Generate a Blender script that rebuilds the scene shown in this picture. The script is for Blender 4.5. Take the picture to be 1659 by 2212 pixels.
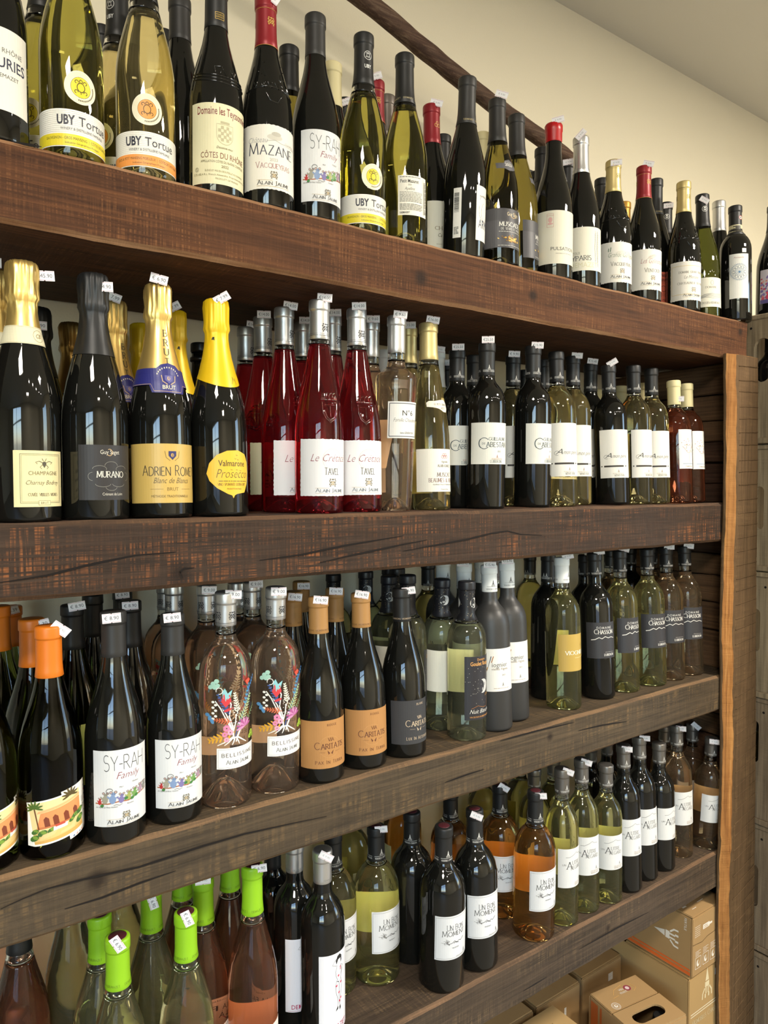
import bpy, bmesh, math, random
from math import sin, cos, pi, radians
from mathutils import Vector, Matrix, Euler, noise
random.seed(7)
for o in list(bpy.data.objects): bpy.data.objects.remove(o, do_unlink=True)
SC = bpy.context.scene
COL = SC.collection
# ------------------------------------------------------------------ camera
ZE = 1.52
cd = bpy.data.cameras.new('camera'); cam = bpy.data.objects.new('camera', cd); COL.objects.link(cam)
cd.sensor_fit = 'HORIZONTAL'; cd.sensor_width = 36.0; cd.lens = 1560.0 / 1659.0 * 36.0
cd.clip_start = 0.02
cam.location = (0, 0, ZE)
cam.rotation_euler = (radians(90 - 2.2393), 0, radians(54.522 - 90))
SC.camera = cam
# ------------------------------------------------------------------ sky, lamps, exposure
SC.view_settings.view_transform = 'Standard'; SC.view_settings.look = 'None'
SC.view_settings.gamma = 1.0; SC.view_settings.use_curve_mapping = False
SC.view_settings.exposure = 0.60
SC.cycles.max_bounces = 7; SC.cycles.diffuse_bounces = 2; SC.cycles.glossy_bounces = 3; SC.cycles.transmission_bounces = 7; SC.cycles.caustics_reflective = False
W = bpy.data.worlds.new('sky'); SC.world = W; W.use_nodes = True
wn = W.node_tree; bg = wn.nodes['Background']
sky = wn.nodes.new('ShaderNodeTexSky'); sky.sky_type = 'NISHITA'; sky.sun_disc = False
sky.sun_elevation = radians(38); sky.sun_rotation = radians(20); sky.air_density = 1.0; sky.dust_density = 1.0
wn.links.new(sky.outputs[0], bg.inputs[0]); bg.inputs[1].default_value = 1.35
def portal(name, loc, rot, sx, sy):
    l = bpy.data.lights.new(name, 'AREA'); l.shape = 'RECTANGLE'; l.size = sx; l.size_y = sy
    l.cycles.is_portal = True
    o = bpy.data.objects.new(name, l); COL.objects.link(o); o.location = loc; o.rotation_euler = rot
# openings of the shop front (behind the camera) and of the side window
portal('front_window_daylight', (-2.65, -3.22, 1.45), (radians(90), 0, 0), 2.7, 2.3)
portal('side_window_daylight', (3.62, -1.3, 1.4), (radians(90), 0, radians(90)), 1.2, 2.3)
def panel_light(name, x, y, s, watts, colr):
    l = bpy.data.lights.new(name, 'AREA'); l.shape = 'SQUARE'; l.size = s; l.energy = watts; l.color = colr
    o = bpy.data.objects.new(name, l); COL.objects.link(o); o.location = (x, y, 2.722)
WARM = (1.0, 0.91, 0.78)
panel_light('ceiling_panel_light', -0.42, -0.55, 0.42, 30, WARM)
panel_light('ceiling_panel_light', 2.0, -0.45, 0.36, 52, WARM)
for k in range(5): panel_light('ceiling_spot_light', .55 + .55 * k, -1.25, .06, 2.2, WARM)
panel_light('ceiling_panel_light', 0.3, -2.3, 0.42, 18, WARM)
# ------------------------------------------------------------------ materials
def lin(h):
    h = h.lstrip('#'); c = [int(h[i:i + 2], 16) / 255 for i in (0, 2, 4)]
    return tuple((v / 12.92 if v <= .04045 else ((v + .055) / 1.055) ** 2.4) for v in c) + (1.0,)
_M = {}
def mat(name, col='#808080', rough=.5, metal=0., trans=0., ior=1.45, coat=0., spec=.5, bump=0., bscale=400.):
    if name in _M: return _M[name]
    m = bpy.data.materials.new(name); m.use_nodes = True; nt = m.node_tree; b = nt.nodes['Principled BSDF']
    b.inputs['Base Color'].default_value = lin(col) if isinstance(col, str) else tuple(col) + (1.,)
    b.inputs['Roughness'].default_value = rough; b.inputs['Metallic'].default_value = metal
    b.inputs['Transmission Weight'].default_value = trans; b.inputs['IOR'].default_value = ior
    b.inputs['Coat Weight'].default_value = coat; b.inputs['Specular IOR Level'].default_value = spec
    if bump:
        n = nt.nodes.new('ShaderNodeTexNoise'); n.inputs['Scale'].default_value = bscale; n.inputs['Detail'].default_value = 3
        tc = nt.nodes.new('ShaderNodeTexCoord'); nt.links.new(tc.outputs['Object'], n.inputs['Vector'])
        bp = nt.nodes.new('ShaderNodeBump'); bp.inputs['Strength'].default_value = bump; bp.inputs['Distance'].default_value = .001
        nt.links.new(n.outputs[0], bp.inputs['Height']); nt.links.new(bp.outputs[0], b.inputs['Normal'])
    _M[name] = m; return m
def ink_material():
    m = bpy.data.materials.new('printing_ink'); m.use_nodes = True; nt = m.node_tree; b = nt.nodes['Principled BSDF']
    a = nt.nodes.new('ShaderNodeAttribute'); a.attribute_name = 'ink'
    nt.links.new(a.outputs['Color'], b.inputs['Base Color']); b.inputs['Roughness'].default_value = .5
    return m
INK = ink_material()
def wood(name, dark, mid, light, axis='X', grain=1.0, saw=.5, sawcol=None, knots=(), rough=.78, bump=.5, sawscale=150., patch=.5, seed=0.):
    m = bpy.data.materials.new(name); m.use_nodes = True; nt = m.node_tree; N = nt.nodes; L = nt.links
    b = N['Principled BSDF']; b.inputs['Roughness'].default_value = rough; b.inputs['Specular IOR Level'].default_value = .3
    tc = N.new('ShaderNodeTexCoord')
    def mapped(along, across):
        mp = N.new('ShaderNodeMapping'); s = [across] * 3; s['XYZ'.index(axis)] = along
        mp.inputs['Scale'].default_value = s; mp.inputs['Location'].default_value = (seed, seed * 1.7, seed * .6)
        L.new(tc.outputs['Object'], mp.inputs['Vector']); return mp
    def tex(along, across, detail, rgh, dist=0.):
        n = N.new('ShaderNodeTexNoise'); n.inputs['Scale'].default_value = 1.; n.inputs['Detail'].default_value = detail
        n.inputs['Roughness'].default_value = rgh; n.inputs['Distortion'].default_value = dist
        L.new(mapped(along, across).outputs[0], n.inputs['Vector']); return n
    def ramp(src, stops):
        r = N.new('ShaderNodeValToRGB'); e = r.color_ramp.elements
        while len(e) < len(stops): e.new(.5)
        for i, (p, c) in enumerate(stops): e[i].position = p; e[i].color = lin(c) if isinstance(c, str) else (c, c, c, 1)
        L.new(src, r.inputs[0]); return r
    def mix(fac, a, bb, mode='MIX'):
        x = N.new('ShaderNodeMix'); x.data_type = 'RGBA'; x.blend_type = mode
        for i, v in ((0, fac), (6, a), (7, bb)):
            if isinstance(v, (int, float)): x.inputs[i].default_value = v
            elif isinstance(v, str): x.inputs[i].default_value = lin(v)
            else: L.new(v, x.inputs[i])
        return x.outputs[2]
    g = tex(5., 190. * grain, 7, .66, .35)
    g2 = tex(1.2, 34. * grain, 4, .55, .8)
    base = ramp(g.outputs[0], [(.30, dark), (.52, mid), (.74, light)])
    broad = ramp(g2.outputs[0], [(.34, .25), (.62, 1.)])
    c = mix(broad.outputs[0], mix(.6, base.outputs[0], dark), base.outputs[0])
    pt = tex(5., 14., 3, .6)
    pr = ramp(pt.outputs[0], [(.42, 0.), (.62, 1.)])
    pm = N.new('ShaderNodeMath'); pm.operation = 'MULTIPLY'; L.new(pr.outputs[0], pm.inputs[0]); pm.inputs[1].default_value = patch
    c = mix(pm.outputs[0], c, mix(.5, c, light))
    h = None
    sw = tex(sawscale * 2.4, 16., 2, .5)
    sf = tex(22., 420., 3, .6)
    sr = ramp(sw.outputs[0], [(.46, 0.), (.66, 1.)]); sr2 = ramp(sf.outputs[0], [(.42, 0.), (.62, 1.)])
    cl = ramp(tex(7., 22., 2, .5).outputs[0], [(.40, .12), (.62, 1.)])
    m0 = N.new('ShaderNodeMath'); m0.operation = 'MULTIPLY'; L.new(sr.outputs[0], m0.inputs[0]); L.new(cl.outputs[0], m0.inputs[1])
    mm = N.new('ShaderNodeMath'); mm.operation = 'MULTIPLY'; L.new(m0.outputs[0], mm.inputs[0]); L.new(sr2.outputs[0], mm.inputs[1])
    m3 = N.new('ShaderNodeMath'); m3.operation = 'MULTIPLY'; L.new(mm.outputs[0], m3.inputs[0]); m3.inputs[1].default_value = saw
    c = mix(m3.outputs[0], c, sawcol or light)
    for (kx, ky, kz, kr) in knots:
        sub = N.new('ShaderNodeVectorMath'); sub.operation = 'SUBTRACT'; L.new(tc.outputs['Object'], sub.inputs[0]); sub.inputs[1].default_value = (kx, ky, kz)
        mul = N.new('ShaderNodeVectorMath'); mul.operation = 'MULTIPLY'; L.new(sub.outputs[0], mul.inputs[0]); mul.inputs[1].default_value = (1, .25, 1)
        le = N.new('ShaderNodeVectorMath'); le.operation = 'LENGTH'; L.new(mul.outputs[0], le.inputs[0])
        ad = N.new('ShaderNodeMath'); ad.operation = 'MULTIPLY_ADD'; L.new(g2.outputs[0], ad.inputs[0]); ad.inputs[1].default_value = kr * .8; L.new(le.outputs['Value'], ad.inputs[2])
        mr = N.new('ShaderNodeMapRange'); L.new(ad.outputs[0], mr.inputs[0])
        mr.inputs[1].default_value = kr * .9; mr.inputs[2].default_value = kr * 2.; mr.inputs[3].default_value = .82; mr.inputs[4].default_value = 0.
        c = mix(mr.outputs[0], c, '#1c120b')
    L.new(c, b.inputs['Base Color'])
    bp = N.new('ShaderNodeBump'); bp.inputs['Strength'].default_value = bump; bp.inputs['Distance'].default_value = .0025
    av = N.new('ShaderNodeMath'); av.operation = 'MULTIPLY_ADD'; L.new(sw.outputs[0], av.inputs[0]); av.inputs[1].default_value = .55; L.new(g.outputs[0], av.inputs[2])
    L.new(av.outputs[0], bp.inputs['Height']); L.new(bp.outputs[0], b.inputs['Normal'])
    return m
# ------------------------------------------------------------------ object helpers
def obj(name, me, m=None, parent=None):
    o = bpy.data.objects.new(name, me); COL.objects.link(o)
    if m is not None:
        if len(me.materials): me.materials.clear()
        for q in (m if isinstance(m, (list, tuple)) else [m]): me.materials.append(q)
    if parent is not None: o.parent = parent
    return o
def empty(name, loc=(0, 0, 0)):
    o = bpy.data.objects.new(name, None); COL.objects.link(o); o.location = loc; o.empty_display_size = .02; return o
def tag(o, label, cat, group=None, kind=None):
    if label: o['label'] = label
    if cat: o['category'] = cat
    if group: o['group'] = group
    if kind: o['kind'] = kind
    return o
def bm_mesh(bm, name, smooth=False):
    me = bpy.data.meshes.new(name); bm.to_mesh(me); bm.free()
    if smooth: me.polygons.foreach_set('use_smooth', [True] * len(me.polygons))
    return me
def py_mesh(name, v, f, smooth=False):
    me = bpy.data.meshes.new(name); me.from_pydata([tuple(p) for p in v], [], f); me.update()
    if smooth: me.polygons.foreach_set('use_smooth', [True] * len(me.polygons))
    return me
def boxes(name, bs, bevel=0.):
    bm = bmesh.new()
    for (a, b) in bs:
        c = [(a[i] + b[i]) / 2 for i in range(3)]; s = [abs(b[i] - a[i]) for i in range(3)]
        r = bmesh.ops.create_cube(bm, size=1.); bmesh.ops.scale(bm, vec=s, verts=r['verts']); bmesh.ops.translate(bm, vec=c, verts=r['verts'])
    if bevel: bmesh.ops.bevel(bm, geom=bm.edges[:], offset=bevel, segments=2, affect='EDGES')
    return bm_mesh(bm, name)
def timber(name, lo, hi, axis, amp=.0012, chamfer=.006, step=.012, seed=0., freq=9., taper=None, worn=False):
    """rough sawn timber: rounded rectangular section lofted along an axis with uneven faces"""
    ax = 'XYZ'.index(axis); u, w = [i for i in range(3) if i != ax]
    a0, a1 = lo[u], hi[u]; b0, b1 = lo[w], hi[w]; c = chamfer
    sec = []
    def edge(p, q, n):
        for k in range(n): sec.append((p[0] + (q[0] - p[0]) * k / n, p[1] + (q[1] - p[1]) * k / n))
    pts = [(a0 + c, b0), (a1 - c, b0), (a1, b0 + c), (a1, b1 - c), (a1 - c, b1), (a0 + c, b1), (a0, b1 - c), (a0, b0 + c)]
    for i in range(8): edge(pts[i], pts[(i + 1) % 8], 4 if i % 2 == 0 else 1)
    n = max(2, int((hi[ax] - lo[ax]) / step)); m = len(sec); V = []; F = []
    ca, cb = (a0 + a1) / 2, (b0 + b1) / 2
    for k in range(n + 1):
        t = lo[ax] + (hi[ax] - lo[ax]) * k / n
        for (p, q) in sec:
            co = [0, 0, 0]; co[ax] = t; co[u] = p; co[w] = q; P = Vector(co)
            d = noise.noise_vector(Vector((P.x * freq + seed, P.y * freq * 2.2 + seed, P.z * freq * 2.2))) * amp
            d2 = noise.noise_vector(P * 60. + Vector((seed, 0, 0))) * amp * .35
            P[u] += d[0] + d2[0]; P[w] += d[1] + d2[1]
            if taper: P = taper(P)
            V.append(P)
    for k in range(n):
        for i in range(m):
            F.append((k * m + i, k * m + (i + 1) % m, (k + 1) * m + (i + 1) % m, (k + 1) * m + i))
    F.append(tuple(range(m))[::-1]); F.append(tuple(range(n * m, n * m + m)))
    me = py_mesh(name, V, F); bm = bmesh.new(); bm.from_mesh(me); bmesh.ops.recalc_face_normals(bm, faces=bm.faces); bm.to_mesh(me); bm.free()
    if worn:
        for k, p in enumerate(me.polygons): p.material_index = 1 if k < n * m and k % m in (14, 19) else 0
    return me
# ------------------------------------------------------------------ the room
PLAS = mat('beige_wall_paint', '#ebe2c9', .85, bump=.25, bscale=260.)
CEIL = mat('ceiling_paint', '#dad5c8', .9)
YW = 1.27
def struct(name, me, m):
    o = obj(name, me, m); o['kind'] = 'structure'; return o
struct('wall_back', boxes('wall_back', [((-6.2, YW, 0), (3.7, YW + .15, 2.735))]), PLAS)
struct('ceiling', boxes('ceiling', [((-6.2, -3.4, 2.735), (3.75, YW + .15, 2.85))]), CEIL)
struct('floor', boxes('floor', [((-6.2, -3.4, -.1), (3.75, YW + .15, 0))]), mat('worn_concrete_floor', '#8d877c', .55, bump=.2, bscale=30.))
struct('wall_left', boxes('wall_left', [((-6.35, -3.4, 0), (-6.2, YW, 2.735))]), PLAS)
struct('wall_right', boxes('wall_right', [((3.6, -3.4, 0), (3.75, -1.9, 2.735)), ((3.6, -.7, 0), (3.75, YW, 2.735)), ((3.6, -1.9, 0), (3.75, -.7, .25)), ((3.6, -1.9, 2.55), (3.75, -.7, 2.735))]), PLAS)
struct('wall_front', boxes('wall_front', [((-6.2, -3.4, 0), (-4.0, -3.2, 2.735)), ((-1.3, -3.4, 0), (3.6, -3.2, 2.735)), ((-4.0, -3.4, 0), (-1.3, -3.2, .3)), ((-4.0, -3.4, 2.6), (-1.3, -3.2, 2.735))]), PLAS)
FR = mat('dark_window_frame', '#2b2a28', .4)
struct('window_1', boxes('window_1', [((x, -3.33, .3), (x + .05, -3.27, 2.6)) for x in (-4.0, -2.675, -1.35)] + [((-4.0, -3.33, 2.1), (-1.3, -3.27, 2.14))]), FR)
struct('window_2', boxes('window_2', [((3.65, y, .25), (3.7, y + .05, 2.55)) for y in (-1.9, -.75)]), FR)
struct('ground_outside', boxes('ground_outside', [((-30, -30, -.14), (30, -3.4, -.1)), ((3.75, -3.4, -.14), (30, 20, -.1))]), mat('street_paving', '#9a958c', .8))
CRACKS = {
 'top': [[(0.139, 1.8968), (0.148, 1.8977), (0.158, 1.8985), (0.167, 1.8993)]],
 'second': [[(0.116, 1.4103), (0.126, 1.4111), (0.135, 1.4120), (0.145, 1.4128), (0.154, 1.4137), (0.164, 1.4145), (0.174, 1.4165), (0.184, 1.4185), (0.194, 1.4205), (0.204, 1.4225), (0.215, 1.4246), (0.224, 1.4260), (0.234, 1.4274), (0.244, 1.4288), (0.254, 1.4303), (0.264, 1.4317), (0.274, 1.4321), (0.284, 1.4324), (0.295, 1.4328), (0.305, 1.4331), (0.316, 1.4335)], [(0.432, 1.4157), (0.445, 1.4164), (0.457, 1.4172), (0.470, 1.4180), (0.483, 1.4188), (0.497, 1.4196), (0.510, 1.4214), (0.524, 1.4231), (0.538, 1.4249), (0.553, 1.4267), (0.567, 1.4286), (0.582, 1.4300), (0.598, 1.4315), (0.613, 1.4329), (0.629, 1.4344), (0.645, 1.4359), (0.662, 1.4374), (0.678, 1.4390)], [(0.527, 1.4065), (0.543, 1.4086), (0.559, 1.4108), (0.576, 1.4130), (0.592, 1.4150), (0.609, 1.4171), (0.626, 1.4191), (0.643, 1.4212), (0.661, 1.4234), (0.678, 1.4256), (0.702, 1.4279), (0.726, 1.4304)], [(0.678, 1.4151), (0.696, 1.4167), (0.714, 1.4184), (0.733, 1.4201), (0.752, 1.4218), (0.771, 1.4236), (0.791, 1.4254), (0.811, 1.4273), (0.838, 1.4312), (0.866, 1.4352), (0.905, 1.4377), (0.938, 1.4306), (0.965, 1.4287), (0.993, 1.4267)], [(0.325, 1.3985), (0.323, 1.4028), (0.321, 1.4071), (0.326, 1.4115), (0.340, 1.4117)]],
 'third': [[(0.110, 1.0410), (0.121, 1.0431), (0.133, 1.0452), (0.146, 1.0468), (0.158, 1.0483), (0.168, 1.0479), (0.178, 1.0475), (0.189, 1.0471), (0.199, 1.0466), (0.210, 1.0457), (0.220, 1.0448), (0.231, 1.0438), (0.242, 1.0429), (0.253, 1.0419), (0.264, 1.0409), (0.276, 1.0412), (0.288, 1.0415), (0.300, 1.0418), (0.312, 1.0421), (0.324, 1.0424), (0.336, 1.0427), (0.349, 1.0430), (0.361, 1.0429), (0.372, 1.0427), (0.384, 1.0426), (0.396, 1.0424), (0.409, 1.0422), (0.422, 1.0412), (0.435, 1.0401), (0.449, 1.0390), (0.463, 1.0379), (0.477, 1.0368), (0.492, 1.0354), (0.507, 1.0340), (0.522, 1.0326), (0.537, 1.0311)], [(0.177, 1.0175), (0.187, 1.0174), (0.198, 1.0173), (0.209, 1.0171), (0.220, 1.0170), (0.230, 1.0178), (0.242, 1.0186), (0.253, 1.0194), (0.264, 1.0203), (0.276, 1.0205), (0.287, 1.0208), (0.299, 1.0210), (0.311, 1.0213)], [(0.891, 1.0697), (0.914, 1.0695), (0.937, 1.0693), (0.961, 1.0691), (0.985, 1.0689), (1.010, 1.0678), (1.035, 1.0667), (1.061, 1.0656), (1.088, 1.0645)], [(1.100, 1.0458), (1.135, 1.0443), (1.171, 1.0427), (1.210, 1.0389), (1.250, 1.0350)], [(0.764, 1.0264), (0.789, 1.0273), (0.815, 1.0282), (0.853, 1.0283)]],
 'fourth': [[(1.108, 0.6119), (1.136, 0.6118), (1.165, 0.6117), (1.194, 0.6116), (1.224, 0.6115), (1.259, 0.6099), (1.296, 0.6083), (1.334, 0.6067)], [(0.954, 0.5928), (0.985, 0.5933), (1.016, 0.5938)]],
}
# ------------------------------------------------------------------ the wine rack
YF = .90
S1, S2, S3, S4 = 1.900, 1.476, 1.076, .657
W1 = wood('reddish_sawn_beam', '#2f190a', '#50301a', '#6b4326', saw=.55, sawcol='#8f5f38', knots=((.712, YF, 1.842, .010), (.965, YF, 1.853, .0085), (1.66, YF, 1.873, .007)), seed=1.)
W2 = wood('smoky_sawn_beam', '#211812', '#382a20', '#483629', saw=.9, sawcol='#8d5630', knots=((.32, YF, 1.405, .012),), seed=5., sawscale=110.)
W3 = wood('grey_brown_beam', '#322a20', '#4a3e2f', '#5f4f3b', saw=.5, sawcol='#8d7049', knots=((.215, YF, 1.04, .010), (1.02, YF, 1.05, .007)), seed=9., sawscale=70.)
W4 = wood('weathered_brown_beam', '#2f271f', '#46392d', '#5a4a3a', saw=.5, sawcol='#856d4e', knots=((1.2, YF, .62, .006),), seed=14., sawscale=120.)
WU = wood('dark_shelf_plank', '#2c1e14', '#4b3423', '#64482f', saw=.2, seed=20.)
WT = wood('side_board_brown', '#3a2a1c', '#614831', '#7f6143', axis='Y', saw=.25, seed=23.)
WT2 = wood('side_board_dark', '#2a1d14', '#463022', '#5c4230', axis='Y', saw=.2, seed=27.)
WPF = wood('post_sawn_face', '#43321d', '#5d472f', '#72593d', axis='Z', saw=.35, sawcol='#8a6d48', seed=31., sawscale=60.)
WPC = wood('post_worn_corner', '#6f4520', '#9d6a36', '#bb8a50', axis='Z', saw=.1, seed=33.)
WE = {'top': wood('worn_edge_reddish', '#5a3a22', '#8a6242', '#a98462', saw=.3, seed=51., patch=.9), 'second': wood('worn_edge_smoky', '#2c2119', '#4a382a', '#76553a', saw=.6, seed=53., patch=.7), 'third': wood('worn_edge_tan', '#3d3022', '#66503a', '#94714c', saw=.5, seed=55., patch=.7), 'fourth': wood('worn_edge_brown', '#372a1e', '#574330', '#86664a', saw=.5, seed=57., patch=.7)}
CRK = mat('deep_crack_shadowed_wood', '#120b07', .95)
SHL = {'top': 'reddish brown top shelf beam with knots, under the uppermost bottles', 'second': 'smoky dark second shelf beam carrying the sparkling and ruby rosé bottles', 'third': 'grey-brown third shelf beam with long cracks, under the flower-painted bottles', 'fourth': 'lowest weathered shelf beam above the cardboard boxes'}
for nm, zt, th, m, x1, sd in (('top', S1, .092, W1, 1.69, 1.3), ('second', S2, .089, W2, 1.66, 4.1), ('third', S3, .084, W3, 1.66, 7.7), ('fourth', S4, .088, W4, 1.66, 11.9)):
    sh = empty('wooden_shelf', (0, 0, 0)); tag(sh, SHL[nm], 'shelf', 'timber shelves of the rack')
    fb = obj('front_beam', timber('front_beam', (-.75, YF, zt - th), (x1, YF + .185, zt), 'X', amp=.0018, chamfer=.0055, seed=sd, worn=True), [m, WE[nm]], sh)
    obj('back_plank', timber('back_plank', (-.75, YF + .19, zt - th + .006), (1.80 if nm == 'top' else 1.66, YW - .004, zt - .0005), 'X', amp=.001, chamfer=.004, seed=sd + 2), WU, sh)
    for poly in CRACKS.get(nm, ()):
        V = []; F = []
        n = len(poly)
        for i, (x, z) in enumerate(poly):
            wd = .0011 * (.35 + sin(pi * i / max(1, n - 1)))
            V += [(x, YF - .0011, z - wd), (x, YF - .0011, z + wd)]
            if i: F.append((2 * i - 2, 2 * i, 2 * i + 1, 2 * i - 1))
        obj('crack', py_mesh('crack', V, F), CRK, fb)
# right post with a worn orange corner
def post_shape(P):
    t = (1.815 - P.z) / 1.2
    P.x += .030 * max(0, t) * (.4 + .6 * (P.x - 1.58) / .12) + .004 * sin(P.z * 9) * (1 if P.x < 1.63 else .3)
    return P
def post():
    V = []; F = []; MI = []
    sec = [(1.586, .897), (1.586, .894), (1.587, .891), (1.595, .8855), (1.607, .8785), (1.622, .878), (1.66, .878), (1.703, .879), (1.705, .884), (1.705, .897)]
    n = 150; m = len(sec)
    for k in range(n + 1):
        z = 1.815 * (1 - k / n) + .0 * k / n
        for i, (x, y) in enumerate(sec):
            P = Vector((x, y, z)); a = .0025 if i in (2, 3, 4) else .0009
            d = noise.noise_vector(Vector((x * 12, y * 12, z * 16))) * a + noise.noise_vector(Vector((x * 40, y * 40, z * 70))) * a * .5
            P.x += d.x; P.y += d.y
            if k == 0: P.z -= .006 * abs(noise.noise(Vector((x * 60, y * 60, 0))))
            V.append(post_shape(P))
    for k in range(n):
        for i in range(m):
            F.append((k * m + i, (k + 1) * m + i, (k + 1) * m + (i + 1) % m, k * m + (i + 1) % m))
            MI.append(1 if i in (2, 3) else 0)
    F.append(tuple(range(m))); MI.append(1); F.append(tuple(range(n * m, n * m + m))[::-1]); MI.append(0)
    me = py_mesh('post', V, F); bm = bmesh.new(); bm.from_mesh(me); bmesh.ops.recalc_face_normals(bm, faces=bm.faces); bm.to_mesh(me); bm.free()
    me.materials.append(WPF); me.materials.append(WPC); me.polygons.foreach_set('material_index', MI)
    return me
pme = post(); po = obj('rack_post', pme, None); tag(po, 'tall sawn timber post with worn orange corner at the right end of the shelves', 'post')
# saw kerf ridges across the post front
for k in range(58):
    z = 1.79 - k * .0305 + random.uniform(-.004, .004)
    sl = .004 + .028 * min(1, max(0, (1.35 - z) / 1.0))
    V = []; F = []
    for i in range(7):
        x = 1.618 + (1.700 - 1.618) * i / 6; zz = z + sl * (i / 6) + random.uniform(-.0006, .0006)
        for (dy, dz) in ((-.0002, -.0016), (-.0013, 0), (-.0002, .0007)):
            V.append(post_shape(Vector((x, .8778 + dy, zz + dz))))
        if i:
            a = 3 * i
            F += [(a - 3, a, a + 1, a - 2), (a - 2, a + 1, a + 2, a - 1)]
    obj('saw_ridge', py_mesh('saw_ridge', V, F), WPF, po)
pl = obj('plaster_patch', py_mesh('plaster_patch', [(1.604, .8905, .50), (1.614, .8865, .494), (1.618, .8835, .46), (1.614, .886, .435), (1.606, .8905, .452), (1.603, .8915, .48)], [(0, 1, 2, 3, 4, 5)]), mat('old_plaster', '#b5b08e', .9), po)
# boards closing the right side, each one a piece of its own
sb = empty('side_panel'); tag(sb, 'panel of dark horizontal boards closing the right end of the shelves', 'panel')
rnd = random.Random(3)
for (z0, z1, zs) in ((S2, S1 - .092, (1.52, 1.571, 1.621, 1.672, 1.735)), (S3, S2 - .089, (1.165, 1.232, 1.298, 1.35)), (S4, S3 - .084, (.74, .83, .905, .96)), (.0, S4 - .088, (.1, .21, .32, .43))):
    e = [z0 - .002] + list(zs) + [z1]
    for i in range(len(e) - 1):
        off = rnd.uniform(0, .012); y0 = .9005 + rnd.uniform(0, .012)
        if z0 == S3 and i == 0: off = -.004; y0 = .935
        obj('side_board', timber('side_board', (1.662 + off, y0, e[i] + .0012), (1.686 + off, YW - .004, e[i + 1] - .0012), 'Y', amp=.0012, chamfer=.003, step=.02, seed=i * 3.1 + z0), WT2 if rnd.random() < .45 else WT, sb)
obj('gap_light_blocker', boxes('gap_light_blocker', [((1.700, .905, .0), (1.709, YW - .004, S1 - .093))]), WT2, sb)  # unseen board added behind the side boards to block light through their gaps
# ------------------------------------------------------------------ leaning pole fixed above the top shelf
V = []; F = []; n = 90; m = 14
for k in range(n + 1):
    t = k / n; x = .30 + (1.345 - .30) * t; z = 2.525 - (2.525 - 2.262) * t + .0015 * sin(t * 7); y = 1.135 + .004 * sin(t * 11)
    for i in range(m):
        a = 2 * pi * i / m; r = .0185 - .002 * t + .0016 * noise.noise(Vector((x * 30, cos(a) * 2, sin(a) * 2))) + .0008 * noise.noise(Vector((x * 20, cos(a) * 9, sin(a) * 9)))
        V.append((x + .25 * r * sin(a), y + r * cos(a), z + r * sin(a)))
for k in range(n):
    for i in range(m): F.append((k * m + i, (k + 1) * m + i, (k + 1) * m + (i + 1) % m, k * m + (i + 1) % m))
F.append(tuple(range(m))); F.append(tuple(range(n * m, n * m + m))[::-1])
pole = empty('wooden_pole', (1.3, 1.14, 2.27))
tag(pole, 'dark weathered wooden pole slanting across the beige wall above the bottles', 'pole')
pr = obj('rod', py_mesh('rod', V, F, True), wood('pole_bark', '#33241c', '#573f31', '#8d7863', saw=.0, seed=40., grain=1.2, patch=.3), pole); pr.location = (-1.3, -1.14, -2.27)
pb = obj('wall_bracket', boxes('wall_bracket', [((1.315, 1.12, 2.238), (1.345, YW, 2.262)), ((1.31, YW - .012, 2.21), (1.35, YW, 2.29)), ((.42, 1.12, 2.468), (.45, YW, 2.488))], .002), FR, pole); pb.location = (-1.3, -1.14, -2.27)
# ------------------------------------------------------------------ stacked wooden crates beyond the post
WC = wood('grey_crate_board', '#6b5d49', '#98866a', '#b3a183', axis='Z', saw=.2, seed=44., grain=.8)
WC2 = wood('brown_crate_board', '#574a3a', '#82705a', '#a08e74', axis='Z', saw=.2, seed=48., grain=.8)
def slot_plate(name, y0, y1, z0, z1, yc, zc, hw, hh, x0, th):
    bm = bmesh.new()
    def loop(pts):
        vs = [bm.verts.new((x0, p[0], p[1])) for p in pts]
        return [bm.edges.new((vs[i], vs[(i + 1) % len(vs)])) for i in range(len(vs))]
    E = loop([(y0, z0), (y1, z0), (y1, z1), (y0, z1)])
    st = [(yc + hw * cos(a), zc + (hh - hw) + hw * sin(a)) for a in [pi * k / 8 for k in range(9)]] + [(yc + hw * cos(a), zc - (hh - hw) + hw * sin(a)) for a in [pi + pi * k / 8 for k in range(9)]]
    E += loop(st)
    bmesh.ops.triangle_fill(bm, use_beauty=True, edges=E)
    r = bmesh.ops.extrude_face_region(bm, geom=bm.faces[:]); vs = [g for g in r['geom'] if isinstance(g, bmesh.types.BMVert)]
    bmesh.ops.translate(bm, vec=(th, 0, 0), verts=vs); bmesh.ops.recalc_face_normals(bm, faces=bm.faces)
    return bm_mesh(bm, name)
zz = [1.925, 1.615, 1.308, 1.003, .69, .375, .06]
crlab = ['topmost wooden crate of the stack beyond the post, carrying a bottle', 'second wooden crate from the top of the stack beyond the post', 'third wooden crate from the top of the stack beyond the post', 'fourth wooden crate from the top, its slot beside the post', 'fifth wooden crate from the top, dark grey boards beside the post', 'lowest wooden crate beyond the post, near the bottom frame edge']
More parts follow.
